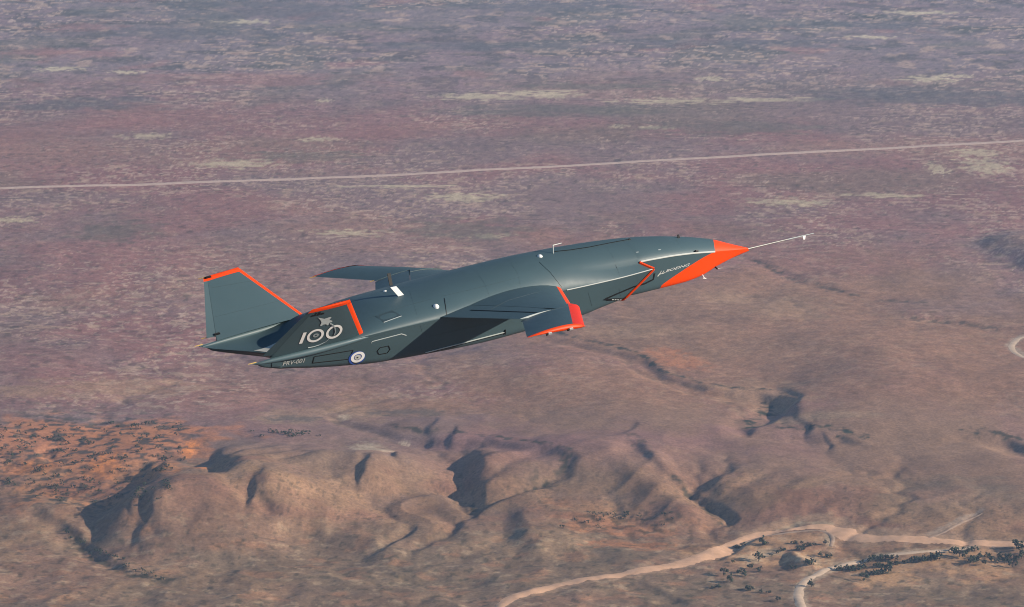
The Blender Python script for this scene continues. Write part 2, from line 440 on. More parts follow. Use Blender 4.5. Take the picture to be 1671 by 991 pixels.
lay((.07, .065, .055), dune * sstep(.0, .35, fbm(461, X / 9, Y / 7, 3) + .25 * fbm(465, X / 40, Y / 30, 2)) * (.9 - .5 * pxmask([(235, 800, 52, 16), (170, 780, 40, 22), (50, 772, 45, 12)], .4, 9, .6)))
lay(VEG, pxmask([(1020, 852, 100, 18)], .4, 14, .4) * sstep(.1, .4, fbm(467, X / 7, Y / 6, 3)) * .6)
lay((.11, .095, .08), pxmask([(655, 688, 48, 5), (480, 703, 40, 5), (700, 690, 20, 5)], .5, 15, .8) * .7)
lay((.27, .185, .12), WET * sstep(.0, .5, fbm(458, X / 40, Y / 40, 2) + .2) * .5)
lay(VEG, np.clip(WETB * 1.3, 0, 1) * sstep(-.15, .25, fbm(457, X / 9, Y / 9, 3)) * .6)
# scrub along the watercourses
def veg_line(pts, wid, k, z):
    P = [ground(u, v, z) for u, v in pts]
    i = local([p + (0,) for p in P], wid * 3)
    d, _, _ = seg(X[i], Y[i], [p + (0,) for p in P])
    m = np.zeros(X.size)
    m[i] = sstep(wid * .8, wid * .1, d + wid * .9 * fbm(451, X[i] / 6, Y[i] / 7, 3)) * k * sstep(-.5, .25, fbm(455, X[i] / 9, Y[i] / 9, 2))
    lay(VEG, m)
veg_line([(640, 712), (700, 725), (800, 735), (880, 755), (930, 770), (915, 790), (870, 806)], 5, .8, VAL * .5)
veg_line([(870, 800), (890, 806), (840, 815)], 9, .5, VAL * .6)
veg_line([(900, 556), (1000, 580), (1040, 592), (1080, 622), (1150, 644), (1250, 652)], 5, .9, -6)
veg_line([(1268, 662), (1240, 688), (1214, 702), (1222, 713), (1290, 719), (1370, 728), (1400, 740)], 7, 1.0, -6)  # scrub line widened to paint in the shade along this gully
veg_line([(1580, 726), (1640, 730), (1680, 745)], 8, .8, -5)
veg_line([(1230, 425), (1300, 457), (1400, 482)], 6, .7, 0)
veg_line([(1440, 490), (1510, 493)], 6, .6, 0)
veg_line([(1490, 522), (1560, 527), (1620, 537)], 9, .6, 0)
veg_line([(110, 872), (150, 905), (200, 935), (270, 946)], 5, .8, VAL)
veg_line([(1100, 800), (1150, 830), (1186, 852)], 4, .8, VAL * .6)
veg_line([(1030, 742), (1050, 770)], 7, .5, VAL * .6)
veg_line([(770, 815), (779, 828)], 4, .8, VAL * .6)
veg_line([(1400, 912), (1480, 902), (1560, 897), (1671, 893)], 5, .5, VAL)
T_CREEK = [(806, 1015, 6), (818, 988, 6), (850, 970, 8), (920, 955, 8), (1000, 940, 8.5), (1080, 926, 9.5), (1140, 912, 12), (1178, 899, 11), (1200, 886, 6.5), (1240, 874, 5), (1300, 863, 5), (1345, 860, 7), (1372, 869, 12), (1420, 879, 10), (1500, 881, 8), (1560, 885, 8), (1620, 888, 8), (1740, 889, 8)]
T_PALE = [(1318, 1012, 5), (1306, 986, 5), (1303, 966, 5), (1312, 951, 5), (1338, 935, 4.6), (1380, 921, 4.2), (1430, 910, 3.6), (1500, 901, 3), (1590, 893, 2)]
T_SIDE = [(1516, 878, 2), (1545, 866, 1.8), (1575, 850, 1.8), (1602, 838, 1.2)]
T_LOOP = [(1740, 545, 4), (1672, 550, 4), (1656, 558, 4.5), (1651, 567, 4.5), (1658, 577, 4), (1676, 585, 4), (1740, 596, 4)]
T_BANK = [(1206, 889, 1.6), (1232, 880, 1.6), (1270, 872, 1.6), (1312, 867, 1.6), (1346, 868, 2), (1358, 878, 3), (1356, 892, 2)]
col *= 1 + plain[:, None] * np.array([.09, -.01, -.05])
col *= 1 + .10 * plain[:, None] * n_tin[:, None] + .10 * (low * n_fin)[:, None]
_lw = (low * .9)[:, None]
col *= 1 - _lw * np.array([-.02, .075, .18])
col *= 1 + .28 * far[:, None] * np.array([.85, 1, 1.15])  # far soil lifted and blued, distance haze put into its colour
TRACKS = [(T_CREEK, 3.5, (.33, .21, .13)), (T_PALE, 2.5, (.36, .26, .17)), (T_SIDE, 2, (.30, .22, .16)), (T_BANK, 2.5, (.40, .29, .18)), (T_LOOP, 3, (.33, .25, .18))]
def margins():
    for pts, wd, c in TRACKS:
        P = [on_base(u, v) + (k,) for u, v, k in pts]
        i = local(P, 60); d, _, (wv,) = seg(X[i], Y[i], P)
        m = np.zeros(X.size); wv = wv * .5 + wd
        m[i] = sstep(wv, wv * .4, d + wv * .55 * fbm(471, X[i] / 7, Y[i] / 7, 3)) * .75
        lay(c, m)
margins()
# every patch keeps its own fine mottling
col *= (1 + .10 * n_fin + .13 * n_tin + .08 * n_mid)[:, None].clip(.55, 1.5)
col = col.clip(.01, .9)

def ground_sheet():
    me = bpy.data.meshes.new('ground')
    n = X.size
    me.vertices.add(n)
    co = np.empty((n, 3), np.float32); co[:, 0] = X; co[:, 1] = Y; co[:, 2] = Z
    me.vertices.foreach_set('co', co.ravel())
    j, i = np.meshgrid(np.arange(nr - 1), np.arange(nc - 1), indexing='ij')
    a = (j * nc + i).ravel()
    q = np.stack([a, a + 1, a + nc + 1, a + nc], 1).astype(np.int32)
    me.loops.add(q.size); me.loops.foreach_set('vertex_index', q.ravel())
    me.polygons.add(len(q))
    me.polygons.foreach_set('loop_start', np.arange(0, q.size, 4, dtype=np.int32))
    me.polygons.foreach_set('use_smooth', np.ones(len(q), bool))
    me.update(calc_edges=True)
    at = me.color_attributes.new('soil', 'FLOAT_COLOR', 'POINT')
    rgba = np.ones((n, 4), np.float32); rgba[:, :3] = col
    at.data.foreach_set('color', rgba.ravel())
    m, nt, b = new_mat('desert_soil')
    N, L = nt.nodes, nt.links
    ca = N.new('ShaderNodeVertexColor'); ca.layer_name = 'soil'
    tc = N.new('ShaderNodeTexCoord')
    n1 = N.new('ShaderNodeTexNoise'); n1.inputs['Scale'].default_value = .55; n1.inputs['Detail'].default_value = 5
    n1.inputs['Roughness'].default_value = .65
    L.new(tc.outputs['Object'], n1.inputs['Vector'])
    mr = N.new('ShaderNodeMapRange'); mr.inputs[1].default_value = .3; mr.inputs[2].default_value = .7
    mr.inputs[3].default_value = .72; mr.inputs[4].default_value = 1.28
    L.new(n1.outputs['Fac'], mr.inputs[0])
    vm = N.new('ShaderNodeVectorMath'); vm.operation = 'SCALE'
    L.new(ca.outputs[0], vm.inputs[0]); L.new(mr.outputs[0], vm.inputs['Scale'])
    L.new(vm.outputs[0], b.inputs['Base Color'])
    b.inputs['Roughness'].default_value = 1.0
    b.inputs['Specular IOR Level'].default_value = 0.05
    me.materials.append(m)
    o = bpy.data.objects.new('ground', me); C.objects.link(o)
    return tag(o, 'red gibber plain falling to brown eroded hills and a sandy creek valley', kind='structure')
ground_sheet()

# ------------------------------------------------------------------ roads and tracks
def track_mat(name, c):
    m, nt, b = new_mat(name)
    N, L = nt.nodes, nt.links
    tc = N.new('ShaderNodeTexCoord')
    n1 = N.new('ShaderNodeTexNoise'); n1.inputs['Scale'].default_value = .28; n1.inputs['Detail'].default_value = 8
    L.new(tc.outputs['Object'], n1.inputs['Vector'])
    mx = N.new('ShaderNodeMix'); mx.data_type = 'RGBA'
    mx.inputs[6].default_value = tuple(k * .68 for k in c) + (1,); mx.inputs[7].default_value = tuple(k * 1.3 for k in c) + (1,)
    L.new(n1.outputs['Fac'], mx.inputs[0]); L.new(mx.outputs[2], b.inputs['Base Color'])
    b.inputs['Roughness'].default_value = 1; b.inputs['Specular IOR Level'].default_value = .05
    return m
def smooth_line(P, n):
    """Catmull-Rom through the points"""
    P = [P[0]] + list(P) + [P[-1]]; out = []
    for k in range(1, len(P) - 2):
        p0, p1, p2, p3 = (np.array(q, float) for q in P[k - 1:k + 3])
        for t in np.linspace(0, 1, n, endpoint=False):
            out.append(.5 * ((2 * p1) + (p2 - p0) * t + (2 * p0 - 5 * p1 + 4 * p2 - p3) * t * t + (3 * p1 - p0 - 3 * p2 + p3) * t ** 3))
    out.append(np.array(P[-2], float)); return out
def track(name, label, pts, mat, n=14, rag=.25, lift=.22, seed=0):
    """pts (u, v, width in metres)"""
    Q = [on_ground(u, v)[:2] + (wd,) for u, v, wd in pts]
    L = smooth_line(Q, n)
    V, Fc = [], []
    rs = random.Random(seed)
    w1 = w2 = 0
    for k, p in enumerate(L):
        a, b = L[max(0, k - 1)], L[min(len(L) - 1, k + 1)]
        t = (b - a)[:2]; t /= np.hypot(*t) + 1e-9
        nn = np.array([-t[1], t[0]])
        w1 = .7 * w1 + .3 * rs.uniform(-rag, rag) * 2; w2 = .7 * w2 + .3 * rs.uniform(-rag, rag) * 2
        for f in (-1 - w1, -.5, 0, .5, 1 + w2):
            q = p[:2] + nn * f * p[2] / 2
            V.append((q[0], q[1], float(height(q[0], q[1])[0]) + lift * (1 - 1.15 * min(1, abs(f)) ** 3)))
    for k in range(len(L) - 1):
        for c in range(4):
            a = k * 5 + c; Fc.append((a, a + 1, a + 6, a + 5))
    o = mesh_obj(name, V, Fc, mat)
    return tag(o, label, kind='structure')
m_road = track_mat('pale_graded_gravel', (.47, .34, .27))
m_sand = track_mat('orange_creek_sand', (.56, .335, .205))
m_dull = track_mat('dull_track_dust', (.30, .21, .15))
m_track = track_mat('pale_track_dust', (.50, .37, .26))
track('road', 'straight pale gravel road crossing the red plain', [(-60, 310, 11), (300, 298.5, 11), (600, 287.5, 11), (850, 274.5, 11), (1240, 252.5, 11), (1740, 225, 11)], m_road, 60, .06, .5, 1)
track('creek_bed', 'wide orange sandy creek bed curving up from the lower edge', T_CREEK, m_sand, 18, .3, .4, 2)
track('dirt_track', 'pale dirt track bending round the sandy flat at lower right', T_PALE, m_track, 16, .3, .4, 3)
track('dirt_track', 'short pale track leaving the creek bed towards the grey flat', T_SIDE, m_dull, 10, .4, .2, 4)
track('dirt_track', 'pale loop of track at the right edge of the plain', T_LOOP, m_track, 10, .12, .2, 5)
track('dirt_track', 'thin pale bank track along the north side of the creek bed', T_BANK, m_dull, 10, .4, .3, 6)

# ------------------------------------------------------------------ trees and shrubs
def leaf_mat(name, c):
    m, nt, b = new_mat(name)
    N, L = nt.nodes, nt.links
    oi = N.new('ShaderNodeObjectInfo')
    tc = N.new('ShaderNodeTexCoord')
    n1 = N.new('ShaderNodeTexNoise'); n1.inputs['Scale'].default_value = 1.1
    L.new(tc.outputs['Object'], n1.inputs['Vector'])
    ad = N.new('ShaderNodeMath'); ad.operation = 'MULTIPLY_ADD'; ad.inputs[1].default_value = .5
    L.new(oi.outputs['Random'], ad.inputs[0]); 
    hf = N.new('ShaderNodeMath'); hf.operation = 'MULTIPLY'; hf.inputs[1].default_value = .5
    L.new(n1.outputs['Fac'], hf.inputs[0]); L.new(hf.outputs[0], ad.inputs[2])
    mx = N.new('ShaderNodeMix'); mx.data_type = 'RGBA'
    mx.inputs[6].default_value = tuple(k * .6 for k in c) + (1,); mx.inputs[7].default_value = tuple(k * 1.5 for k in c) + (1,)
    L.new(ad.outputs[0], mx.inputs[0]); L.new(mx.outputs[2], b.inputs['Base Color'])
    b.inputs['Roughness'].default_value = .9; b.inputs['Specular IOR Level'].default_value = .15
    return m
m_leaf = leaf_mat('scrub_foliage', (.045, .055, .032))
m_bark, _nt, _b = new_mat('grey_bark'); _b.inputs['Base Color'].default_value = (.11, .085, .065, 1); _b.inputs['Roughness'].default_value = .95

def crown_mesh(rs, w, h, base, nclump, nleaf):
    V, Fc = [], []
    for k in range(nclump):
        a = rs.uniform(0, 6.28); r = w * math.sqrt(rs.random()) * .8
        hz = base + (h - base) * (rs.random() ** .8) * (1 - .35 * (r / w) ** 2)
        c = Vector((r * math.cos(a), r * math.sin(a), hz)); cr = w * rs.uniform(.22, .42)
        for _ in range(nleaf):
            d = Vector((rs.gauss(0, 1), rs.gauss(0, 1), rs.gauss(0, .8))).normalized()
            p = c + d * cr * rs.uniform(.5, 1); p.z = max(p.z, .03)
            q = Vector((rs.gauss(0, 1), rs.gauss(0, 1), rs.gauss(0, 1)))
            s = cr * rs.uniform(.35, .6)
            x = d.cross(q).normalized() * s; y = d.cross(x).normalized() * s * .7
            b = len(V); V += [p - x, p - y * .8, p + x, p + y]; Fc.append((b, b + 1, b + 2, b + 3))
    return V, Fc
def trunk_mesh(rs, h, r, w):
    V, Fc = [], []
    def limb(p, q, r0, r1):
        ax = (q - p).normalized(); u = ax.orthogonal().normalized(); v = ax.cross(u); b = len(V)
        for c, rr in ((p, r0), (q, r1)):
            for k in range(5):
                t = k * 6.283 / 5; V.append(c + (u * math.cos(t) + v * math.sin(t)) * rr)
        for k in range(5): Fc.append((b + k, b + (k + 1) % 5, b + 5 + (k + 1) % 5, b + 5 + k))
    fork = Vector((rs.uniform(-.1, .1), rs.uniform(-.1, .1), h * .38))
    limb(Vector((0, 0, -.3)), fork, r, r * .7)
    for k in range(4):
        a = k * 1.57 + rs.uniform(-.5, .5)
        limb(fork, Vector((math.cos(a) * w * .55, math.sin(a) * w * .55, h * rs.uniform(.65, .85))), r * .55, r * .2)
    return V, Fc
tree_protos, shrub_protos = [], []
for k in range(5):
    rs = random.Random(50 + k)
    hh, ww = (4.2, 2.3) if k < 3 else (3.4, 2.9)
    cv, cf = crown_mesh(rs, ww, hh, hh * .22, 13, 14)
    tv, tf = trunk_mesh(rs, hh, .22, ww)
    tree_protos.append((mesh_obj('crown', cv, cf, m_leaf, None, False).data, mesh_obj('trunk', tv, tf, m_bark).data))
for k in range(5):
    rs = random.Random(80 + k)
    cv, cf = crown_mesh(rs, rs.uniform(1.1, 1.7), rs.uniform(1.0, 1.6), .15, 6, 9)
    shrub_protos.append(mesh_obj('desert_shrub', cv, cf, m_leaf, None, False).data)
for o in [o for o in C.objects if o.name.split('.')[0] in ('crown', 'trunk', 'desert_shrub')]:
    bpy.data.objects.remove(o)

def plant_tree(u, v, s, label, group, k, squash=1.0):
    x, y, z = on_ground(u, v)
    e = bpy.data.objects.new('desert_tree', None); C.objects.link(e)
    e.location = (x, y, z); e.rotation_euler = (0, 0, random.uniform(0, 6.28)); e.scale = (s, s, s * squash)
    e.empty_display_size = 1
    tag(e, label, 'tree', group)
    cm, tm = tree_protos[k % 5]
    for nm, me in (('crown', cm), ('trunk', tm)):
        o = bpy.data.objects.new(nm, me); C.objects.link(o); o.parent = e
    return e
def c6(x, y): return 1200 + x / 3.548, 840 + y / 3.548
def c3(x, y): return 1140 + x / 7.027, 850 + y / 7.027
special = [
    (c6(745, 383), 1.35, 'lone upright dark tree at the foot of the orange sand bank'),
    (c6(440, 420), 1.0, 'small round tree beside the inner bend of the pale track'),
    (c6(885, 340), 1.3, 'broad dark tree at the right end of the short lower tree row'),
    (c6(1165, 262), 1.35, 'taller dark tree at the right end of the long upper tree row'),
    (c6(1300, 243), 1.6, 'largest dark tree on the sand below the creek bed'),
    (c3(290, 625), 1.25, 'dark tree with a long shadow at the left edge of the sandy flat'),
    (c3(370, 708), 1.1, 'spreading tree just below the dark tree at the left edge of the flat'),
    (c3(690, 465), 1.4, 'dark wide tree on the sand left of the shaded mound'),
    (c3(1290, 505), 1.1, 'low dark tree on the pale sand right of the shaded mound'),
    (c6(1640, 200), 1.5, 'dark tree by the creek bed at the right edge'),
    (c6(1605, 303), 1.3, 'upright tree at the lower edge of the scrub on the far right'),
    (c3(740, 280), 1.2, 'round tree below the thin bank track'),
]
for k, ((u, v), s, lb) in enumerate(special):
    plant_tree(u, v, s, lb, 'trees on the sandy flat', k)
rows = [c6(*p) for p in [(590, 322), (612, 325), (640, 325), (668, 325), (695, 322), (722, 318), (750, 312), (810, 308), (835, 306), (890, 298), (915, 296), (940, 290), (770, 350), (800, 352), (830, 350), (855, 345),
      (985, 284), (1020, 280), (1050, 275), (1090, 270), (1120, 265), (1145, 268), (735, 284), (775, 277), (810, 270), (845, 262), (890, 262), (925, 262)]]
ORD = 'first second third fourth fifth sixth seventh eighth ninth tenth eleventh twelfth thirteenth fourteenth fifteenth sixteenth seventeenth eighteenth nineteenth twentieth'.split()
for a, b, nm in ((0, 12, 'the long middle row on the orange sand'), (12, 16, 'the short lowest row on the orange sand'), (16, 22, 'the tree row above the sand bank'), (22, 28, 'the upper tree row beside the pale track')):
    for k, (u, v) in enumerate(sorted(rows[a:b])):
        plant_tree(u, v, random.uniform(.75, 1.1), '%s tree from the left in %s' % (ORD[k], nm), 'trees in rows along the sand bank', k, .85)
scat = [c6(*p) for p in [(1250, 222), (1345, 220), (1385, 210), (1360, 290), (1390, 258), (1420, 250), (1440, 292), (1480, 265), (1510, 282), (1530, 262), (1575, 252), (1655, 258), (1660, 230), (1380, 275), (1460, 245), (1560, 285), (1620, 262)]]
for k, (u, v) in enumerate(sorted(scat)):
    plant_tree(u, v, random.uniform(.7, 1.15), '%s tree from the left among the scattered trees at far right' % ORD[k], 'scattered trees near the right edge', k)
left = [c3(*p) for p in [(395, 485), (740, 440), (830, 410), (900, 375), (960, 345), (1130, 340), (1185, 335), (1240, 300), (1090, 265), (1180, 270), (1330, 285), (1450, 275), (770, 275), (590, 555), (710, 552), (690, 585), (490, 605), (530, 640), (230, 775), (170, 778), (590, 800), (720, 825), (800, 830), (910, 925), (1090, 560), (510, 290), (430, 320), (1400, 410), (1500, 420)]]
left.sort()
for k, (u, v) in enumerate(left):
    lab = '%s low tree from the left on the flat inside the creek bend' % ORD[k] if k < 15 else '%s low tree from the right on the flat inside the creek bend' % ORD[len(left) - 1 - k]
    plant_tree(u, v, random.uniform(.55, 1.0), lab, 'low trees on the sandy flat', k, .8)

def plant_shrub(u, v, s, label, group, k):
    x, y, z = on_ground(u, v)
    o = bpy.data.objects.new('desert_shrub', shrub_protos[k % 5]); C.objects.link(o)
    o.location = (x, y, z); o.rotation_euler = (0, 0, random.uniform(0, 6.28)); o.scale = (s, s, s * random.uniform(.7, 1.1))
    tag(o, label, 'shrub', group)
rs = random.Random(3)
nz = Noise(77); cnt = 0
while cnt < 290:
    u, v = rs.uniform(0, 310), rs.uniform(690, 822)
    if u > 300 - max(0, v - 760) * .5 or v > 828 - max(0, 110 - u) * .3: continue
    if nz(np.array([u / 26.]), np.array([v / 9.]))[0] < rs.uniform(-.5, .5): continue
    plant_shrub(u, v, rs.uniform(.7, 1.7), 'small dark shrub on the orange dune at left', 'shrubs on the orange dune', cnt); cnt += 1
for k in range(26):
    plant_shrub(rs.gauss(470, 22), rs.gauss(708, 3), rs.uniform(.9, 1.6), 'small dark shrub in the clump on the tan slope', 'shrubs on the tan slope', k)
for k in range(30):
    plant_shrub(rs.gauss(1000, 50), rs.gauss(846, 9), rs.uniform(.8, 1.5), 'small dark shrub on the orange patch below the grey spur', 'shrubs on the orange patch', k)
for k in range(24):
    t = k / 24; u = 105 + 170 * t; v = 868 + 80 * t ** .8
    plant_shrub(u + rs.gauss(0, 4), v + rs.gauss(0, 3), rs.uniform(.9, 1.7), 'small dark shrub lining the gully at lower left', 'shrubs along the lower left gully', k)

# ------------------------------------------------------------------ the aircraft
AL = Vector((-.343, 59.728, CAM_H - 13.21))
AE = Euler((R(-1.347), R(-2.805), R(34.975)), 'XYZ')
plane = bpy.data.objects.new('drone_aircraft', None); C.objects.link(plane)
plane.location = AL; plane.rotation_euler = AE; plane.empty_display_size = 2
tag(plane, 'dark grey uncrewed jet with bright orange nose and edges flying over the desert', 'aircraft')
AM = Matrix.Translation(AL) @ AE.to_matrix().to_4x4()
AMI = AM.inverted()

GREYP = (.043, .076, .090)
m_skin = paint('dark_grey_paint', GREYP, .50, .14, .28)
m_orange = paint('orange_paint', (.66, .048, .003), .5, .08, .25)
m_orange_shade = paint('shaded_orange_paint', (.58, .022, .004), .5, .08, .25)  # trim orange darkened, shade of the drooped outer edge in the colour
m_panel = paint('dark_panel_paint', tuple(c * .62 for c in GREYP), .5, .05)
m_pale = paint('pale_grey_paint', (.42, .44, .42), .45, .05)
m_white = paint('white_paint', (.68, .68, .66), .5, .05, .3)
m_letter = paint('white_lettering', (.55, .56, .55), .5, .05, .3)
m_black = paint('black_rubber', (.008, .009, .011), .6, .05, .3)
m_mark = paint('light_grey_marking', (.36, .40, .40), .5, .05)
m_mid = paint('mid_grey_marking', (.22, .26, .27), .5, .05)
m_blue = paint('blue_marking', (.02, .07, .30), .5, .05)
m_dark = paint('black_marking', (.006, .008, .010), .55, .05, .3)
m_brass = paint('yellow_wick', (.50, .34, .10), .4, .05)
m_metal, _n, _b = new_mat('bare_metal'); _b.inputs['Base Color'].default_value = (.16, .16, .16, 1); _b.inputs['Metallic'].default_value = .6; _b.inputs['Roughness'].default_value = .55
m_deck = paint('deck_plate_grey', (.40, .40, .36), .6, .08)  # lighter grey for the plate between the booms
m_hot, _n, _b = new_mat('dark_nozzle'); _b.inputs['Base Color'].default_value = (.012, .012, .014, 1); _b.inputs['Roughness'].default_value = .8  # near-black inside of the nozzle

def pchip(tab):
    xs_, vs_ = np.array([t[0] for t in tab], float), np.array([t[1] for t in tab], float)
    o_ = np.argsort(xs_); xs_, vs_ = xs_[o_], vs_[o_]
    h = np.diff(xs_); dl = np.diff(vs_) / h
    m = np.zeros(len(xs_)); m[0], m[-1] = dl[0], dl[-1]
    for k in range(1, len(xs_) - 1):
        if dl[k - 1] * dl[k] > 0:
            w1, w2 = 2 * h[k] + h[k - 1], h[k] + 2 * h[k - 1]
            m[k] = (w1 + w2) / (w1 / dl[k - 1] + w2 / dl[k])
    def f(x):
        x = float(min(max(x, xs_[0]), xs_[-1])); k = int(min(max(np.searchsorted(xs_, x) - 1, 0), len(h) - 1))
        t = (x - xs_[k]) / h[k]
        return float((2 * t**3 - 3 * t * t + 1) * vs_[k] + (t**3 - 2 * t * t + t) * h[k] * m[k] + (-2 * t**3 + 3 * t * t) * vs_[k + 1] + (t**3 - t * t) * h[k] * m[k + 1])
    return f
ZT = pchip([(6.2, .012), (5.7, .19), (5.3, .335), (4.42, .54), (3.44, .69), (2.63, .76), (2.1, .785), (1.4, .80), (.8, .80), (-.45, .75), (-1.57, .67), (-2.04, .63), (-2.8, .57), (-3.2, .50), (-3.7, .36), (-4.2, .10), (-4.6, -.04), (-4.95, -.10), (-6, -.10)])
ZB = pchip([(6.2, -.012), (5.7, -.10), (5.3, -.18), (4.85, -.30), (4.4, -.345), (3.85, -.355), (3.2, -.36), (2.78, -.36), (2.19, -.43), (1.75, -.50), (.24, -.57), (-.6, -.59), (-2, -.555), (-3.06, -.515), (-3.72, -.445), (-4.49, -.33), (-5.25, -.18), (-6, -.1)])
WF = pchip([(6.2, .012), (5.7, .145), (5.1, .30), (4.4, .455), (3.7, .565), (3.0, .64), (2.0, .66)])      # forebody chine
CF = pchip([(6.2, 0), (5.7, .075), (5.1, .165), (4.4, .27), (3.7, .335), (3.0, .365), (2.0, .37)])
WN = pchip([(3.4, .80), (2.2, .82), (1.1, .83), (0, .92), (-1, 1.03), (-1.9, 1.11), (-3.6, 1.12), (-4.6, 1.07), (-5.9, .955)])
CN = pchip([(3.4, .225), (2.2, .175), (1.1, .165), (0, .17), (-1.9, .20), (-3.6, .17), (-4.6, .11), (-5.9, .06)])
WB = pchip([(3.4, .60), (-3.6, .60), (-4.6, .70), (-5.3, .84), (-5.7, .93), (-6, .96)])
PU = pchip([(6.2, 1.5), (4, 1.6), (2.4, 1.55), (1, 1.75), (-1, 1.8), (-3, 1.75), (-4.2, 1.7), (-6, 1.7)])
QL = pchip([(6.2, 1.5), (4, 1.45), (2, 1.45), (-3, 1.6), (-6, 1.7)])

def spow(v, e): return math.copysign(abs(v) ** e, v)
def half_angles(n):
    """0 at the keel/crown, pi/2 at the chine, closer together near the chine"""
    t = np.linspace(0, 1, n); return (1 - (1 - t) ** 1.4) * math.pi / 2
NU, NL = 26, 30
def section(x, W, Cz, upper, th, x_end=None):
    w, zc, zt, zb = W(x), Cz(x), ZT(x), ZB(x)
    if upper: e = 2 / PU(x); return w * spow(math.sin(th), e), zc + (zt - zc) * spow(math.cos(th), e)
    # flat slanted side, rounded corner, flat belly
    wb = w * (.50 if W is WF else WB(x)); q = 1 - th / (math.pi / 2)
    S, K, E = Vector((w, zc)), Vector((wb, zb)), Vector((0, zb - .03))
    A_, B_ = S.lerp(K, .82), K.lerp(E, .25)
    if q < .62: p = S.lerp(A_, q / .62)
    elif q < .86: t = (q - .62) / .24; p = A_.lerp(K, t).lerp(K.lerp(B_, t), t)
    else: p = B_.lerp(E, (q - .86) / .14)
    return p.x, p.y

def loft(name, mat, parent, xfun, rows, W, Cz, post=None, sharp=None):
    """full ring loft; xfun(t, upper, f) gives the station, f = share of the half width"""
    V, Fc = [], []
    up, lo = half_angles(NU), half_angles(NL)
    ring = [(True, a, 1) for a in up] + [(False, a, 1) for a in lo[::-1][1:]] + [(False, a, -1) for a in lo[1:]] + [(True, a, -1) for a in up[::-1][1:-1]]
    n = len(ring)
    for t in rows:
        for (u_, a, sg) in ring:
            x = xfun(t, u_, math.sin(a) if u_ else 1 - max(0, 1 - a / (math.pi / 2)) )
            y, z = section(x, W, Cz, u_, a)
            if post: x, y, z = post(x, y, z, u_, a)
            V.append((x, y * sg, z))
    for k in range(len(rows) - 1):
        for j in range(n):
            a, b = k * n + j, k * n + (j + 1) % n
            Fc.append((a, b, b + n, a + n))
    return mesh_obj(name, V, Fc, mat, parent, True, sharp)

# nose: orange ends on a line raked back underneath
def x_nose(upper, f):
    if upper: return 5.30 - .19 * f ** 1.5
    return 5.11 - 1.36 * min(1, (1 - f) / .66)
nose = loft('nose_cone', m_orange, plane, lambda t, u_, f: 6.2 + (x_nose(u_, f) - 6.2) * t, np.linspace(0, 1, 30) ** 1.2, WF, CF)
def sink(x, y, z, u_, a):
    if x < 3.02:
        k = min(1, (3.02 - x) / .15); y *= 1 - .04 * k; z = z * (1 - .012 * k) if z > 0 else z * (1 - .08 * k)
    return x, y, z
fore = loft('forward_fuselage', m_skin, plane, lambda t, u_, f: x_nose(u_, f) + (2.0 - x_nose(u_, f)) * t, np.linspace(0, 1, 46), WF, CF, sink)
# body with the intake lips, wing roots and tail booms
def x_lip(upper, f):
    if upper:
        return 2.97 if f < .84 else 2.97 + .24 * (f - .84) / .16
    return 3.21 - .50 * min(1, (1 - f) / .70)
def lower_share(a):
    q = 1 - a / (math.pi / 2)
    return 1 - .10 * q / .74 if q < .74 else .90 * (1 - (q - .74) / .26)
def x_end(f): return -4.92 - .94 * abs(f) ** 1.7
def close(x, y, z, u_, a):
    f = min(1, abs(y) / 1.1)
    xe = x_end(math.sin(a) if u_ else lower_share(a))
    if x < xe + .5:
        k = max(0, (x - xe) / .5) ** .5
        if not u_:
            e = 2 / PU(x); w = WN(x); q = min(1, y / w)
            zu = CN(x) + (ZT(x) - CN(x)) * max(0, 1 - q ** PU(x)) ** (1 / PU(x))
            z = zu - .012 + (z - zu) * k
    if u_ and x > 1.0:               # behind the intakes the skin carries on the forebody slope
        k = min(1, max(0, (x - 1.0) / 1.95)); k = k * k * (3 - 2 * k); w, wf, cf = WN(x), WF(max(x, 2.97)), CF(max(x, 2.97))
        zt, p_ = ZT(x), PU(x)
        if y < wf: zz = cf + (zt - cf) * max(0, 1 - (y / wf) ** p_) ** (1 / p_)
        else: zz = cf + (CN(x) - cf) * (y - wf) / (w - wf)
        z = z * (1 - k) + zz * k
    return x, y, z
rows = np.concatenate([np.linspace(0, .62, 60), np.linspace(.62, 1, 60)[1:]])
body = loft('fuselage', m_skin, plane, lambda t, u_, f: x_lip(u_, f) + (x_end(f if u_ else lower_share(f * math.pi / 2)) - x_lip(u_, f)) * t, rows, WN, CN, close)

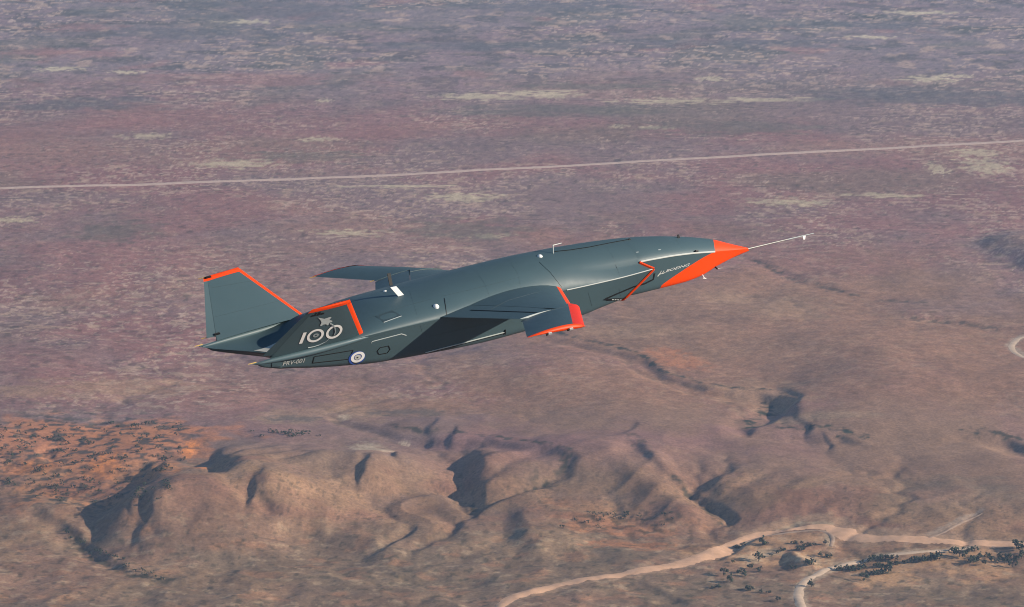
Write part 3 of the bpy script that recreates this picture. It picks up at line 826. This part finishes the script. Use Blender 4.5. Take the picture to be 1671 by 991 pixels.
# lips of the intakes: thick orange edges that turn in towards the duct
def tube_along(P, wd, name, mat, parent, n=6, taper=False):
    V, Fc = [], []
    for k, p in enumerate(P):
        a, b = P[max(0, k - 1)], P[min(len(P) - 1, k + 1)]
        ax = (Vector(b) - Vector(a)).normalized(); u = ax.orthogonal().normalized(); v = ax.cross(u)
        for q in range(n):
            t = q * 6.283185 / n; V.append(Vector(p) + (u * math.cos(t) + v * math.sin(t)) * wd * (max(.05, math.sin(math.pi * (k + .3) / (len(P) - .4)) ** .5) if taper else 1))
    for k in range(len(P) - 1):
        for q in range(n):
            Fc.append((k * n + q, k * n + (q + 1) % n, (k + 1) * n + (q + 1) % n, (k + 1) * n + q))
    Fc.append(tuple(range(n))[::-1]); Fc.append(tuple((len(P) - 1) * n + q for q in range(n)))
    return mesh_obj(name, V, Fc, mat, parent, True, 50)
for sg in (1, -1):
    P = []
    for a in half_angles(NU):
        f = math.sin(a)
        if f < .84: continue
        x = x_lip(True, f); y, z = section(x, WN, CN, True, a); x, y, z = close(x, y, z, True, a); P.append((x, y * sg, z))
    for a in half_angles(NL)[::-1][1:]:
        f = a / (math.pi / 2); x = x_lip(False, f); y, z = section(x, WN, CN, False, a)
        if y < .30: break
        P.append((x, y * sg, z))
    tube_along(P, .032, 'intake_lip', m_orange, plane)
    # the dark duct wall behind the lip
    V, Fc = [], []
    for p in P:
        V.append((p[0] - .02, p[1], p[2])); V.append((p[0] - .9, p[1] * .74, p[2] * .8))
    for k in range(len(P) - 1): Fc.append((2 * k, 2 * k + 1, 2 * k + 3, 2 * k + 2))
    mesh_obj('intake_duct', V, Fc, m_dark, plane)

# wings -------------------------------------------------------------
def foil(c):
    return 5 * (.2969 * math.sqrt(max(c, 0)) - .126 * c - .3516 * c * c + .2843 * c**3 - .1036 * c**4)
LE0, LE1 = (1.30, .30), (.28, 2.16)
def le_x(y): return 1.06 - (y - .72) * .545
def le_pad(y): return .38 - (y - 2.24) * .645
def te_x(y):
    if y < 2.48: return -1.93 + (y - 1.12) * .635
    return -1.066 - (y - 2.48) * .62
def wz(y): return .165 + .022 * y
SP = 3.65
def wing_surface(y, c, side, le=None, thick=None):
    l = le_x(y) if le is None else le; t = te_x(y)
    ch = l - t; th = (.066 if thick is None else thick) * ch
    if side > 0: th *= 1 + .55 * max(0, min(1, (3.62 - y) / .8))
    return Vector((l - c * ch, -y, wz(y) + side * foil(c) * th + .032 * math.sin(math.pi * c) * ch * .6))
def patch(name, mat, parent, fn, us, vs, sg, sharp=40):
    V = [fn(u, v) for u in us for v in vs]; n = len(vs)
    if sg > 0: V = [Vector((p.x, -p.y, p.z)) for p in V]
    Fc = []
    for k in range(len(us) - 1):
        for j in range(n - 1):
            a = k * n + j
            Fc.append((a, a + 1, a + n + 1, a + n) if sg < 0 else (a, a + n, a + n + 1, a + 1))
    return mesh_obj(name, V, Fc, mat, parent, True, sharp)
def ringc(c0, c1, n, closed_te=True):
    """chord positions up over the top from c0.. c1 and back below"""
    top = [c0 + (c1 - c0) * (k / (n - 1)) for k in range(n)]
    return [(c, 1) for c in top[::-1]] + [(c, -1) for c in (top if c0 > 0 else top[1:])]
H0 = lambda y: (-1.22 + (y - .98) * .64)       # flap hinge x
wing_parts = {}
for sg in (-1, 1):
    stripe = lambda y: .20
    # inboard box: from stripe to hinge
    def box_fn(y, cs, te=None):
        c, s = cs; l, t = le_x(y), te_x(y)
        x0 = (l - .115); x1 = H0(y) if y <= 2.44 else t
        if y > 2.24: x0 = le_pad(y) - .25
        x = x0 + (x1 - x0) * c; L0 = le_pad(y) if y > 2.24 else l
        cc = (L0 - x) / (L0 - t)
        return wing_surface(y, cc, s, L0)
    cs = [(k / 12, 1) for k in range(12, -1, -1)] + [(k / 12, -1) for k in range(0, 13)]
    ysp = [.40, .72, 1.0, 1.3, 1.6, 1.9, 2.2, 2.239, 2.2405, 2.35, 2.4399, 2.4401, 2.55, 2.8, 3.1, 3.4, 3.62]
    wing = patch('wing', m_skin, plane, box_fn, ysp, cs, sg)
    wing_parts[sg] = wing
    # orange leading edge, inner
    def le_fn(y, cs):
        c, s = cs; l, t = le_x(y), te_x(y); return wing_surface(y, c * .115 / (l - t), s, l)
    lec = [(k / 6, 1) for k in range(6, -1, -1)] + [(k / 6, -1) for k in range(1, 7)]
    patch('leading_edge', m_orange, wing, le_fn, [.40, .72, 1.0, 1.4, 1.8, 2.2395], lec, sg)
    # outer leading edge, drooped and forward of the inner, shade painted into its orange
    def pad_fn(y, cs):
        c, s = cs; l, t = le_pad(y), te_x(y)
        p = wing_surface(y, c * .25 / (l - t), s, l); p.z -= .02 * (1 - c) ** 1.2; return p
    pd = patch('outer_leading_edge', m_orange_shade, wing, pad_fn, [2.2405, 2.5, 2.9, 3.3, 3.62], lec, sg)
    # its closed inboard end
    V = [pad_fn(2.2405, c) for c in lec]
    if sg > 0: V = [Vector((p.x, -p.y, p.z)) for p in V]
    mesh_obj('end_plate', V, [tuple(range(len(V)))], m_orange_shade if sg < 0 else m_skin, pd, False)
    # wing tip cap
    def tip_fn(k, cs):
        c, s = cs; y = 3.62 + .05 * math.sin(k); l, t = le_pad(3.62), te_x(3.62)
        p = wing_surface(3.62, c, s, l); zc = wz(3.62) + .032 * math.sin(math.pi * c) * (l - t) * .6
        p.z = zc + (p.z - zc) * (1.25 * math.cos(k) + .0) - .02 * max(0, 1 - c * (l - t) / .30) ** 1.2; p.y = -y; return p
    tc_ = [(k / 14, 1) for k in range(14, -1, -1)] + [(k / 14, -1) for k in range(1, 15)]
    patch('wing_tip', m_orange, wing, tip_fn, [0, .5, 1.0, 1.5707], tc_, sg, 60)
    # flap, trailing edge up
    def flap_fn(y, cs):
        c, s = cs; l, t = le_x(y), te_x(y); x0 = H0(y) - .012
        x = x0 + (t - x0) * c; p = wing_surface(y, (l - x) / (l - t), s, l)
        p.z += (x0 - x) * math.tan(R(3 if sg < 0 else -1)); return p
    fc = [(k / 6, 1) for k in range(6, -1, -1)] + [(k / 6, -1) for k in range(0, 7)]
    yf = [1.0, 1.3, 1.6, 2.0, 2.432]
    fl = patch('flap', m_skin, wing, flap_fn, yf, fc, sg)
    V = [flap_fn(2.433, c) for c in fc]; 
    if sg > 0: V = [Vector((p.x, -p.y, p.z)) for p in V]
    mesh_obj('end_plate', V, [tuple(range(len(V)))], m_mark, fl, False)  # pale grey puts the sunlit look of the flap end into its colour

# fins --------------------------------------------------------------
FR_L, FR_T = Vector((-3.58, -1.05, .235)), Vector((-5.68, -.985, .13))
FT_L, FT_T = Vector((-4.36, -1.95, 1.115)), Vector((-5.135, -1.91, 1.06))
fn_up = (FT_L - FR_L).cross(FT_T - FR_L).normalized()
fins = {}
def fin_pt(h, c, s, dz=0):
    l = FR_L.lerp(FT_L, h); t = FR_T.lerp(FT_T, h); ch = (t - l).length
    return l.lerp(t, c) + fn_up * (s * foil(c) * ch * .055) 
for sg in (-1, 1):
    hs = [-.06, .1, .3, .5, .7, .925]
    ledge = lambda h: .095 / (FR_T.lerp(FT_T, h) - FR_L.lerp(FT_L, h)).length
    def main_fn(h, cs):
        c, s = cs; c0 = ledge(h); return fin_pt(h, c0 + (.90 - c0) * c, s)
    cs = [(k / 10, 1) for k in range(10, -1, -1)] + [(k / 10, -1) for k in range(0, 11)]
    fin = patch('tail_fin', m_skin, plane, main_fn, hs, cs, sg)
    fins[sg] = fin
    def fle_fn(h, cs): return fin_pt(h, cs[0] * ledge(h), cs[1])
    fl_c = [(k / 5, 1) for k in range(5, -1, -1)] + [(k / 5, -1) for k in range(1, 6)]
    patch('leading_edge', m_orange, fin, fle_fn, hs, fl_c, sg)
    def rud_fn(h, cs):
        c, s = cs; return fin_pt(h, .903 + .097 * c, s) + fn_up * (-.02 * c)
    patch('rudder', m_skin, fin, rud_fn, [.02, .3, .6, .925], [(k / 4, 1) for k in range(4, -1, -1)] + [(k / 4, -1) for k in range(0, 5)], sg)
    def ftip_fn(h, cs):
        k = 1.0 if h < .99 else max(0.0, 1 - (h - .99) * 60)
        p = fin_pt(h, cs[0], 0); return p + fn_up * (cs[1] * foil(cs[0]) * (FT_T - FT_L).length * .055 * (.15 + .95 * k))
    tc_ = [(k / 12, 1) for k in range(12, -1, -1)] + [(k / 12, -1) for k in range(1, 13)]
    patch('fin_tip', m_orange, fin, ftip_fn, [.927, .96, .99, 1.0, 1.007], tc_, sg)

# exhaust -----------------------------------------------------------
def ell_tube(name, mat, parent, st, n=32, cap=False):
    V, Fc = [], []
    for (x, w_, z0, z1) in st:
        for k in range(n):
            t = k * 2 * math.pi / n; V.append((x, w_ * spow(math.cos(t), .85), (z0 + z1) / 2 + (z1 - z0) / 2 * spow(math.sin(t), .85)))
    for k in range(len(st) - 1):
        for j in range(n):
            a, b = k * n + j, k * n + (j + 1) % n; Fc.append((a, b, b + n, a + n))
    if cap: Fc.append(tuple((len(st) - 1) * n + j for j in range(n)))
    return mesh_obj(name, V, Fc, mat, parent, True, 40)
noz = ell_tube('exhaust_fairing', m_skin, plane, [(-2.6, .58, -.2, .48), (-3.1, .62, -.2, .44), (-3.6, .58, -.2, .37), (-4.0, .53, -.16, .30), (-4.15, .51, -.12, .27), (-4.16, .48, -.10, .25)])
ell_tube('exhaust_nozzle', m_hot, noz, [(-4.16, .48, -.10, .25), (-4.0, .47, -.10, .24), (-3.4, .40, -.10, .22)], cap=True)

# nose probe
def rod(name, p, q, r0, r1, mat, parent, n=8):
    p, q = Vector(p), Vector(q); ax = (q - p).normalized(); u = ax.orthogonal().normalized(); v = ax.cross(u); V = []
    for c, r_ in ((p, r0), (q, r1)):
        for k in range(n):
            t = k * 6.283185 / n; V.append(c + (u * math.cos(t) + v * math.sin(t)) * r_)
    Fc = [(k, (k + 1) % n, n + (k + 1) % n, n + k) for k in range(n)] + [tuple(range(n))[::-1], tuple(range(n, 2 * n))]
    return mesh_obj(name, V, Fc, mat, parent, True, 40)
pr = rod('air_data_probe', (6.15, 0, 0), (7.2, 0, .025), .020, .014, m_metal, plane)
rod('probe_tip', (7.2, 0, .025), (7.90, 0, .04), .012, .007, m_mid, pr)
V = [(7.60, 0, .03), (7.68, 0, .03), (7.66, 0, -.05), (7.62, 0, -.05), (7.60, .006, .03), (7.68, .006, .03), (7.66, .006, -.05), (7.62, .006, -.05)]
mesh_obj('flow_vane', V, [(0, 1, 2, 3), (7, 6, 5, 4), (0, 4, 5, 1), (1, 5, 6, 2), (2, 6, 7, 3), (3, 7, 4, 0)], m_white, pr, False)

# ---- things fixed to the skin: found by looking along a bearing at the skin itself
def bvh(objs):
    V, Fc = [], []
    for o in objs:
        b = len(V); V += [v.co.copy() for v in o.data.vertices]; Fc += [tuple(b + i for i in p.vertices) for p in o.data.polygons]
    return BVHTree.FromPolygons(V, Fc)
T_body = bvh([nose, fore, body]); T_sfin = bvh([fins[-1]]); T_pfin = bvh([fins[1]])
T_wing = bvh([wing_parts[-1]] + [o for o in wing_parts[-1].children]); T_pwing = bvh([wing_parts[1]] + list(wing_parts[1].children))
CL = AMI @ Vector((0, 0, CAM_H)); A3 = AMI.to_3x3()
def skin(u, v, T):
    d = A3 @ Vector(((u - PW / 2) / F, cd - (v - PH / 2) / F * sd, -sd - (v - PH / 2) / F * cd))
    h = T.ray_cast(CL, d.normalized())
    if h[0] is None: return None, None
    n = h[1] if h[1].dot(d) < 0 else -h[1]
    return h[0], n
def stripe(name, pts, wpx, mat, T, parent, step=4.0, lift=.006, closed=False):
    """a band of paint or sealant lying on the skin"""
    if closed: pts = list(pts) + [pts[0]]
    P = []
    for a, b in zip(pts[:-1], pts[1:]):
        L = math.hypot(b[0] - a[0], b[1] - a[1]); n = max(1, int(L / step))
        for k in range(n): P.append((a[0] + (b[0] - a[0]) * k / n, a[1] + (b[1] - a[1]) * k / n))
    P.append(pts[-1])
    S = [skin(u, v, T) for u, v in P]; S = [s for s in S if s[0] is not None]
    if len(S) < 2: print('stripe missed', name, pts[0]); return None
    V, Fc = [], []
    W = wpx / 88.0
    for k, (p, nn) in enumerate(S):
        a, b = S[max(0, k - 1)][0], S[min(len(S) - 1, k + 1)][0]
        t = (b - a).normalized(); sdv = nn.cross(t).normalized() * W / 2
        V += [p + nn * lift + sdv, p + nn * lift - sdv]
        V += [p - nn * .004 + sdv, p - nn * .004 - sdv]
    for k in range(len(S) - 1):
        a = 4 * k; Fc += [(a, a + 4, a + 5, a + 1), (a, a + 2, a + 6, a + 4), (a + 1, a + 5, a + 7, a + 3)]
    return mesh_obj(name, V, Fc, mat, parent, False)
def decal(name, polys, mat, T, parent, lift=.006):
    """flat print: filled outlines laid on the skin"""
    V, Fc = [], []
    for pl in polys:
        S = [skin(u, v, T) for u, v in pl]
        if any(s[0] is None for s in S): print('decal missed', name); continue
        b = len(V); V += [p + n * lift for p, n in S]
        for t in tessellate_polygon([[Vector((u, -v, 0)) for u, v in pl]]): Fc.append(tuple(b + i for i in t))
    if not Fc: return None
    return mesh_obj(name, V, Fc, mat, parent, False)

def ring_polys(cx, cy, rx, ry, k0, ang=0, n=28, a0=0, a1=360, shear=0):
    out = []
    for i in range(n):
        t0, t1 = R(a0 + (a1 - a0) * i / n), R(a0 + (a1 - a0) * (i + 1) / n)
        q = []
        for t, k in ((t0, 1), (t1, 1), (t1, k0), (t0, k0)):
            x, y = rx * k * math.cos(t), ry * k * math.sin(t); x += shear * y
            q.append((cx + x * math.cos(ang) - y * math.sin(ang), cy + x * math.sin(ang) + y * math.cos(ang)))
        out.append(q)
    return out
def text_polys(s, p, du, dv):
    """built-in lettering as outlines; du = advance direction per unit, dv = up direction per unit, in bearings"""
    cu = bpy.data.curves.new('t', 'FONT'); cu.body = s; cu.resolution_u = 3
    o = bpy.data.objects.new('t', cu); C.objects.link(o)
    me = o.to_mesh(); polys = []
    for q in me.polygons:
        polys.append([(p[0] + me.vertices[i].co.x * du[0] + me.vertices[i].co.y * dv[0], p[1] + me.vertices[i].co.x * du[1] + me.vertices[i].co.y * dv[1]) for i in q.vertices])
    o.to_mesh_clear(); bpy.data.objects.remove(o); bpy.data.curves.remove(cu)
    return polys

fS, fP = fins[-1], fins[1]
def k5(x, y): return 400 + x / 7.622, 480 + y / 7.622          # notes taken on enlarged views
# big 100 with its rings
num = []; one = [[k5(668, 617), k5(708, 612), k5(765, 473), k5(724, 478)]]
decal('digit', one, m_white, T_sfin, fS)
decal('digit', ring_polys(*k5(873, 515), 14.6, 9.6, .70, R(-18), 30, 0, 360, -.25), m_white, T_sfin, fS)
decal('digit', ring_polys(*k5(1106, 467), 14.6, 9.6, .70, R(-24), 30, 0, 360, -.25), m_white, T_sfin, fS)
em = ring_polys(*k5(878, 512), 5.2, 2.9, .35, R(-20), 16) 
decal('emblem', em, m_mid, T_sfin, fS)
jet = [k5(*p) for p in [(905, 290), (985, 305), (1060, 280), (1072, 287), (1046, 318), (1060, 322), (1084, 330), (1080, 345), (1050, 350), (1040, 366), (1034, 382), (1014, 386), (1008, 372), (975, 376), (945, 395), (930, 390), (948, 350), (938, 325)]]
decal('jet_silhouette', [jet], m_mark, T_sfin, fS, .007)
arc = [k5(*p) for p in [(1050, 362), (1090, 385), (1118, 425), (1122, 470), (1105, 510)]]
stripe('jet_trail', arc, 1.9, m_mid, T_sfin, fS, 3, .010)
stripe('jet_trail', [k5(*p) for p in [(1040, 560), (990, 598), (920, 632), (850, 655), (780, 667)]], .9, m_mark, T_sfin, fS, 3, .008)
decal('warning_print', [[k5(*q) for q in p] for p in [[(842, 232), (872, 222), (868, 240), (838, 250)], [(880, 225), (905, 218), (900, 245), (876, 250)], [(912, 222), (940, 218), (936, 240), (910, 246)], [(826, 262), (880, 252), (876, 270), (822, 282)], [(888, 252), (930, 246), (926, 262), (884, 268)], [(940, 235), (985, 228), (980, 248), (938, 256)]]], m_dark, T_sfin, fS)
decal('registration_lettering', text_polys('PRV-001', k5(458, 893), (10.6, -1.75), (3.4, -10.0)), m_pale, T_body, body)
stripe('panel_outline', [k5(*p) for p in [(330, 860), (330, 908), (438, 903)]], .7, m_dark, T_body, body, 3)
# boxes and hatches on the rear flank
stripe('panel_outline', [(510, 592.5), (513, 582), (576, 571.5), (570, 586)], 1.3, m_dark, T_body, body, 4, .006, True)
hx = [(615.5, 573), (620, 567.5), (634, 564.5), (636.5, 570), (632, 576), (618.5, 578.5)]
stripe('hexagon_outline', hx, 1.3, m_dark, T_body, body, 3, .006, True)
stripe('panel_seam', [(606, 560), (607, 557.5), (655, 545), (663, 547.5)], 1.3, m_mark, T_body, body, 4)
sq = [(626, 526), (613, 517), (640, 507), (655, 515.5)]
decal('access_panel', [sq], m_panel, T_body, body)
stripe('panel_seam', [(626, 526.5), (655, 516)], 1.0, m_mark, T_body, body, 4)
cen = (583.0, 582.6)
decal('roundel', ring_polys(cen[0] - .8, cen[1] + 1.2, 14.4, 10.0, 0.0, R(-26), 28), m_blue, T_body, body, .006)
decal('roundel_disc', ring_polys(cen[0] + .6, cen[1] - .2, 12.0, 8.0, .58, R(-26), 28), m_white, T_body, body, .009)
decal('roundel_disc', ring_polys(cen[0] + .4, cen[1], 5.4, 3.8, .0, R(-26), 20), m_pale, T_body, body, .009)
decal('roundel_mark', ring_polys(cen[0], cen[1] + .4, 1.6, 1.1, .0, R(-20), 10), m_dark, T_body, body, .012)
# lower flank door
stripe('door_seam', [(694, 575.5), (824, 542)], 1.4, m_mark, T_body, body, 6, .012)
stripe('door_painted_shadow', [(694, 577.2), (824, 544)], 1.3, m_dark, T_body, body, 6, .005)  # dark line painting in the shadow under the door edge
stripe('door_hinge', [(824, 538), (824, 545)], 1.6, m_dark, T_body, body, 2, .02)
# pale bead along the chine, painting in the sun glint on its edge
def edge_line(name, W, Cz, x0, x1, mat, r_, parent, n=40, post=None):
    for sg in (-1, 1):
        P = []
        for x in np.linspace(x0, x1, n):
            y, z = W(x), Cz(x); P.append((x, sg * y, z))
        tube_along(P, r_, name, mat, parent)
m_boom_glint = paint('glossy_highlight_grey', tuple(c * 1.2 for c in GREYP), .50, .08, .45)  # skin grey lightened so the boom edge highlight is partly painted in
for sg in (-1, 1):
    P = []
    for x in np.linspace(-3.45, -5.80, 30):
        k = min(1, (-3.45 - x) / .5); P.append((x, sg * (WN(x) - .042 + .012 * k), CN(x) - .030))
    o = tube_along(P, .062, 'boom_edge', m_boom_glint, body, 12, True)
edge_line('chine_glint', WF, CF, 5.1, 3.02, m_pale, .017, fore)
edge_line('chine_glint', WN, CN, 3.18, 1.12, m_pale, .010, body)
# black panel lines beside the intake
stripe('walkway_outline', [(1068, 446), (1066, 456), (1052, 463), (1034, 468), (985, 489), (1021, 487.5)], 3.2, m_dark, T_body, body, 4)
stripe('walkway_outline', [(990, 490.2), (1021, 489.5)], 2.2, m_dark, T_body, body, 4)
decal('warning_print', [[(998 + k * 4.4, 489.4), (1001 + k * 4.4, 489.2), (1001 + k * 4.4, 487.8), (998 + k * 4.4, 488.0)] for k in range(5)], m_mark, T_body, body, .012)
# maker's mark and lettering behind the nose
def k8(x, y): return 1060 + x / 15.19, 420 + y / 15.19
decal('maker_lettering', text_polys('BOEING', k8(388, 372), (10.6, -3.0), (3.4, -6.4)), m_letter, T_body, fore)
decal('maker_mark', [[k8(*p) for p in [(180, 472), (215, 470), (268, 395), (245, 392)]]] + ring_polys(*k8(300, 365), 4.8, 2.0, .62, R(-46), 20, 20, 290) + [[k8(*p) for p in [(300, 410), (330, 408), (395, 372), (380, 368), (330, 385), (306, 395)]]], m_pale, T_body, fore)
# flap hinge gap
stripe('hinge_gap', [(768, 506.5), (880, 510.5)], 2.2, m_dark, T_wing, wing_parts[-1], 5, .008)
# spine
stripe('spine_seam', [(905, 411), (930, 408.5), (960, 404), (1000, 396), (1028, 391)], .8, m_dark, T_body, body, 5, .012)
for pts in ([(985, 396), (1000, 420), (1012, 452)], [(830, 425), (845, 447), (850, 470)], [(776, 441), (790, 462), (800, 486)], [(668, 474), (676, 500), (690, 545)],
            [(960, 478), (966, 500), (970, 507)], [(1010, 470), (1014, 490)], [(720, 484), (780, 470), (850, 452)], [(600, 520), (660, 500), (705, 488)], [(560, 566), (640, 540), (700, 528)], [(700, 550), (760, 536), (840, 520)], [(1100, 388), (1112, 404), (1118, 413)]):
    stripe('panel_joint', pts, .28, m_panel, T_body, body, 6, .002)
for pts in ([(870, 515), (905, 505), (938, 497)], [(800, 505), (830, 490), (880, 476)]):
    stripe('panel_joint', pts, .28, m_panel, T_wing, wing_parts[-1], 5, .003)
stripe('panel_joint', [(345, 470), (430, 455)], .3, m_panel, T_pfin, fP, 5, .002)
stripe('panel_joint', [(340, 520), (460, 490)], .3, m_panel, T_pfin, fP, 5, .002)
# vertical seam ahead of the rear section
stripe('frame_seam', [(725, 487), (727, 500), (729.5, 519)], 1.0, m_dark, T_body, body, 4)
stripe('frame_seam', [(880, 428), (898, 445), (917, 469)], .35, m_panel, T_body, body, 4)

def on_skin(u, v, T, up=0.0):
    for k in range(40):
        p, n = skin(u, v + (k + 1) // 2 * .8 * (-1) ** k, T)
        if p is not None: break
    else: raise ValueError('no skin at %s %s' % (u, v))
    return p + n * up, n
def dome(name, u, v, r_, hgt, mat, T, parent):
    p, n = on_skin(u, v, T); ux = n.orthogonal().normalized(); uy = n.cross(ux); V, Fc = [], []
    for i in range(4):
        t = i / 3 * 1.45
        for k in range(10):
            a = k * .6283185; V.append(p - n * .01 + (ux * math.cos(a) + uy * math.sin(a)) * r_ * math.cos(t) + n * hgt * math.sin(t))
    for i in range(3):
        for k in range(10): Fc.append((i * 10 + k, i * 10 + (k + 1) % 10, i * 10 + 10 + (k + 1) % 10, i * 10 + 10 + k))
    Fc.append(tuple(range(30, 40)))
    return mesh_obj(name, V, Fc, mat, parent, True, 60)
dome('beacon_dome', 711.5, 500.5, .062, .055, m_white, T_body, body)
dome('beacon_dome', 881, 418.5, .055, .045, m_white, T_body, body)
dome('beacon_dome', 628, 475.5, .04, .03, m_white, T_body, body)
def slab(name, base, d1, d2, thick, mat, parent, taper=1.0):
    """thin blade: base point, chord vector, height vector"""
    b, d1, d2 = Vector(base), Vector(d1), Vector(d2); n = d1.cross(d2).normalized() * thick / 2
    o0 = [b, b + d1, b + d2 + d1 * (.5 + taper / 2), b + d2 + d1 * (.5 - taper / 2)]
    V = [p + n for p in o0] + [p - n for p in o0]
    return mesh_obj(name, V, [(0, 1, 2, 3), (7, 6, 5, 4), (0, 4, 5, 1), (1, 5, 6, 2), (2, 6, 7, 3), (3, 7, 4, 0)], mat, parent, False)
bp, _n = on_skin(655, 482, T_body)
slab('blade_antenna', bp + Vector((-.06, 0, -.02)), (.13, 0, 0), (-.20, -.05, .22), .012, m_white, body)
slab('blade_antenna', (-1.80, .76, .38), (.07, 0, 0), (-.03, .05, .36), .012, m_black, body)['label'] = 'black blade antenna'
ap, _n = on_skin(903, 413.5, T_body)
rod('pitot_post', ap - Vector((0, 0, .02)), ap + Vector((0, 0, .16)), .011, .010, m_pale, body)
rod('pitot_head', ap + Vector((-.01, 0, .155)), ap + Vector((.20, 0, .165)), .010, .007, m_pale, body)
for (u, v, h) in ((1028, 391.5, .05), (1108, 388.5, .09)):
    p, _n = on_skin(u, v, T_body); slab('stub_antenna', p + Vector((-.03, 0, -.02)), (.06, 0, 0), (-.02, .0, h), .012, m_black, body, .6)
p, n_ = on_skin(1133, 410.5, T_body); slab('side_sensor', p - n_ * .01, (.10, 0, -.01), n_ * .06 + Vector((-.02, 0, 0)), .03, m_black, fore, .6)
for (u, v) in ((1040, 412), (1076, 408)):
    decal('flush_port', ring_polys(u, v, 2.6, .8, 0, R(-8), 10), m_mid, T_body, fore)
# small probes under the nose
p, n_ = on_skin(1146, 450.5, T_body)
rod('nose_sensor', p - n_ * .02, p + n_ * .07, .013, .010, m_white, nose); rod('sensor_head', p + n_ * .08 + Vector((-.04, 0, .01)), p + n_ * .08 + Vector((.04, 0, -.01)), .010, .008, m_white, nose)
p, n_ = on_skin(1167, 440.5, T_body)
rod('nose_sensor', p - n_ * .02, p + n_ * .07, .018, .014, m_black, nose); rod('sensor_head', p + n_ * .06, p + n_ * .07 + Vector((.12, 0, .01)), .010, .006, m_metal, nose)
# pieces on the wing tips
for sg in (-1, 1):
    for fx, mt in ((.25, m_pale), (.62, m_mark)):
        l, t = le_pad(3.62), te_x(3.62); x = l - (l - t) * fx
        V0 = Vector((x, sg * 3.665, wz(3.62) + .005))
        slab('tip_light', V0 + Vector((-.06, 0, -.03)), (.09, 0, 0), (-.01, sg * .03, .035), .02, mt, wing_parts[sg], .8)
        slab('tip_bracket', V0 + Vector((-.10, 0, -.035)), (.04, 0, 0), (0, sg * .035, .03), .02, m_black, wing_parts[sg], .8)
# static wicks
wk = lambda p, par, L=.115: rod('static_wick', Vector(p) + Vector((.05, 0, 0)), Vector(p) + Vector((-L, 0, -.005)), .010, .006, m_brass, par, 6)
for sg in (-1, 1):
    m2 = lambda v: Vector((v.x, v.y * -sg * -1 if sg < 0 else -v.y, v.z))
    wk(m2(Vector((te_x(3.6), -3.6, wz(3.6)))), wing_parts[sg]); wk(m2(Vector((te_x(2.5), -2.5, wz(2.5)))), wing_parts[sg], .1)
    wk(m2(FT_T), fins[sg]); wk(m2(FR_T.lerp(FT_T, .04)), fins[sg]); wk(Vector((-5.83, sg * .96, .07)), body)
    for h in (.97, .03):
        q = fin_pt(h, .9, -1); q = m2(q); slab('wick_base', q + Vector((-.05, 0, 0)), (.14, 0, .01), (0, sg * -.02, .03), .02, m_black, fins[sg], .7)

# light deck plate between the booms
V = [(-4.60, .60, 0), (-4.60, -.60, 0), (-5.30, .42, 0), (-5.0, 0, 0), (-5.30, -.42, 0)]
def deck_z(x, y):
    h = T_body.ray_cast(Vector((x, y, 3)), Vector((0, 0, -1))); return h[0].z if h[0] else 0
nx, ny = 8, 9; V, Fc = [], []
for i in range(nx):
    for j in range(ny):
        y = -.50 + .86 * j / (ny - 1); xe = x_end(abs(y) / 1.0) + .02; x = -4.5 + (xe + 4.5) * i / (nx - 1)
        V.append((x, y, deck_z(x, y) + .008))
for i in range(nx - 1):
    for j in range(ny - 1):
        a = i * ny + j; Fc.append((a, a + 1, a + ny + 1, a + ny))
mesh_obj('exhaust_deck', V, Fc, m_deck, plane)

# ------------------------------------------------------------------ air
def haze_box():
    x0, x1, y0, y1, z0, z1 = -45500, 45500, -45500, 45500, float(Z.min()) - 1.0, CAM_H + 4
    V = [(x0, y0, z0), (x1, y0, z0), (x1, y1, z0), (x0, y1, z0), (x0, y0, z1), (x1, y0, z1), (x1, y1, z1), (x0, y1, z1)]
    m = bpy.data.materials.new('haze_air'); m.use_nodes = True
    nt = m.node_tree; nt.nodes.clear()
    o_ = nt.nodes.new('ShaderNodeOutputMaterial'); v = nt.nodes.new('ShaderNodeVolumePrincipled')
    v.inputs['Color'].default_value = (.46, .66, 1.0, 1)
    v.inputs['Density'].default_value = 0.7e-4
    v.inputs['Anisotropy'].default_value = .2
    nt.links.new(v.outputs[0], o_.inputs['Volume'])
    o = mesh_obj('haze', V, [(3, 2, 1, 0), (4, 5, 6, 7), (0, 1, 5, 4), (1, 2, 6, 5), (2, 3, 7, 6), (3, 0, 4, 7)], m, None, False)
    tag(o, 'thin pale blue haze over the desert plain', kind='stuff')
haze_box()
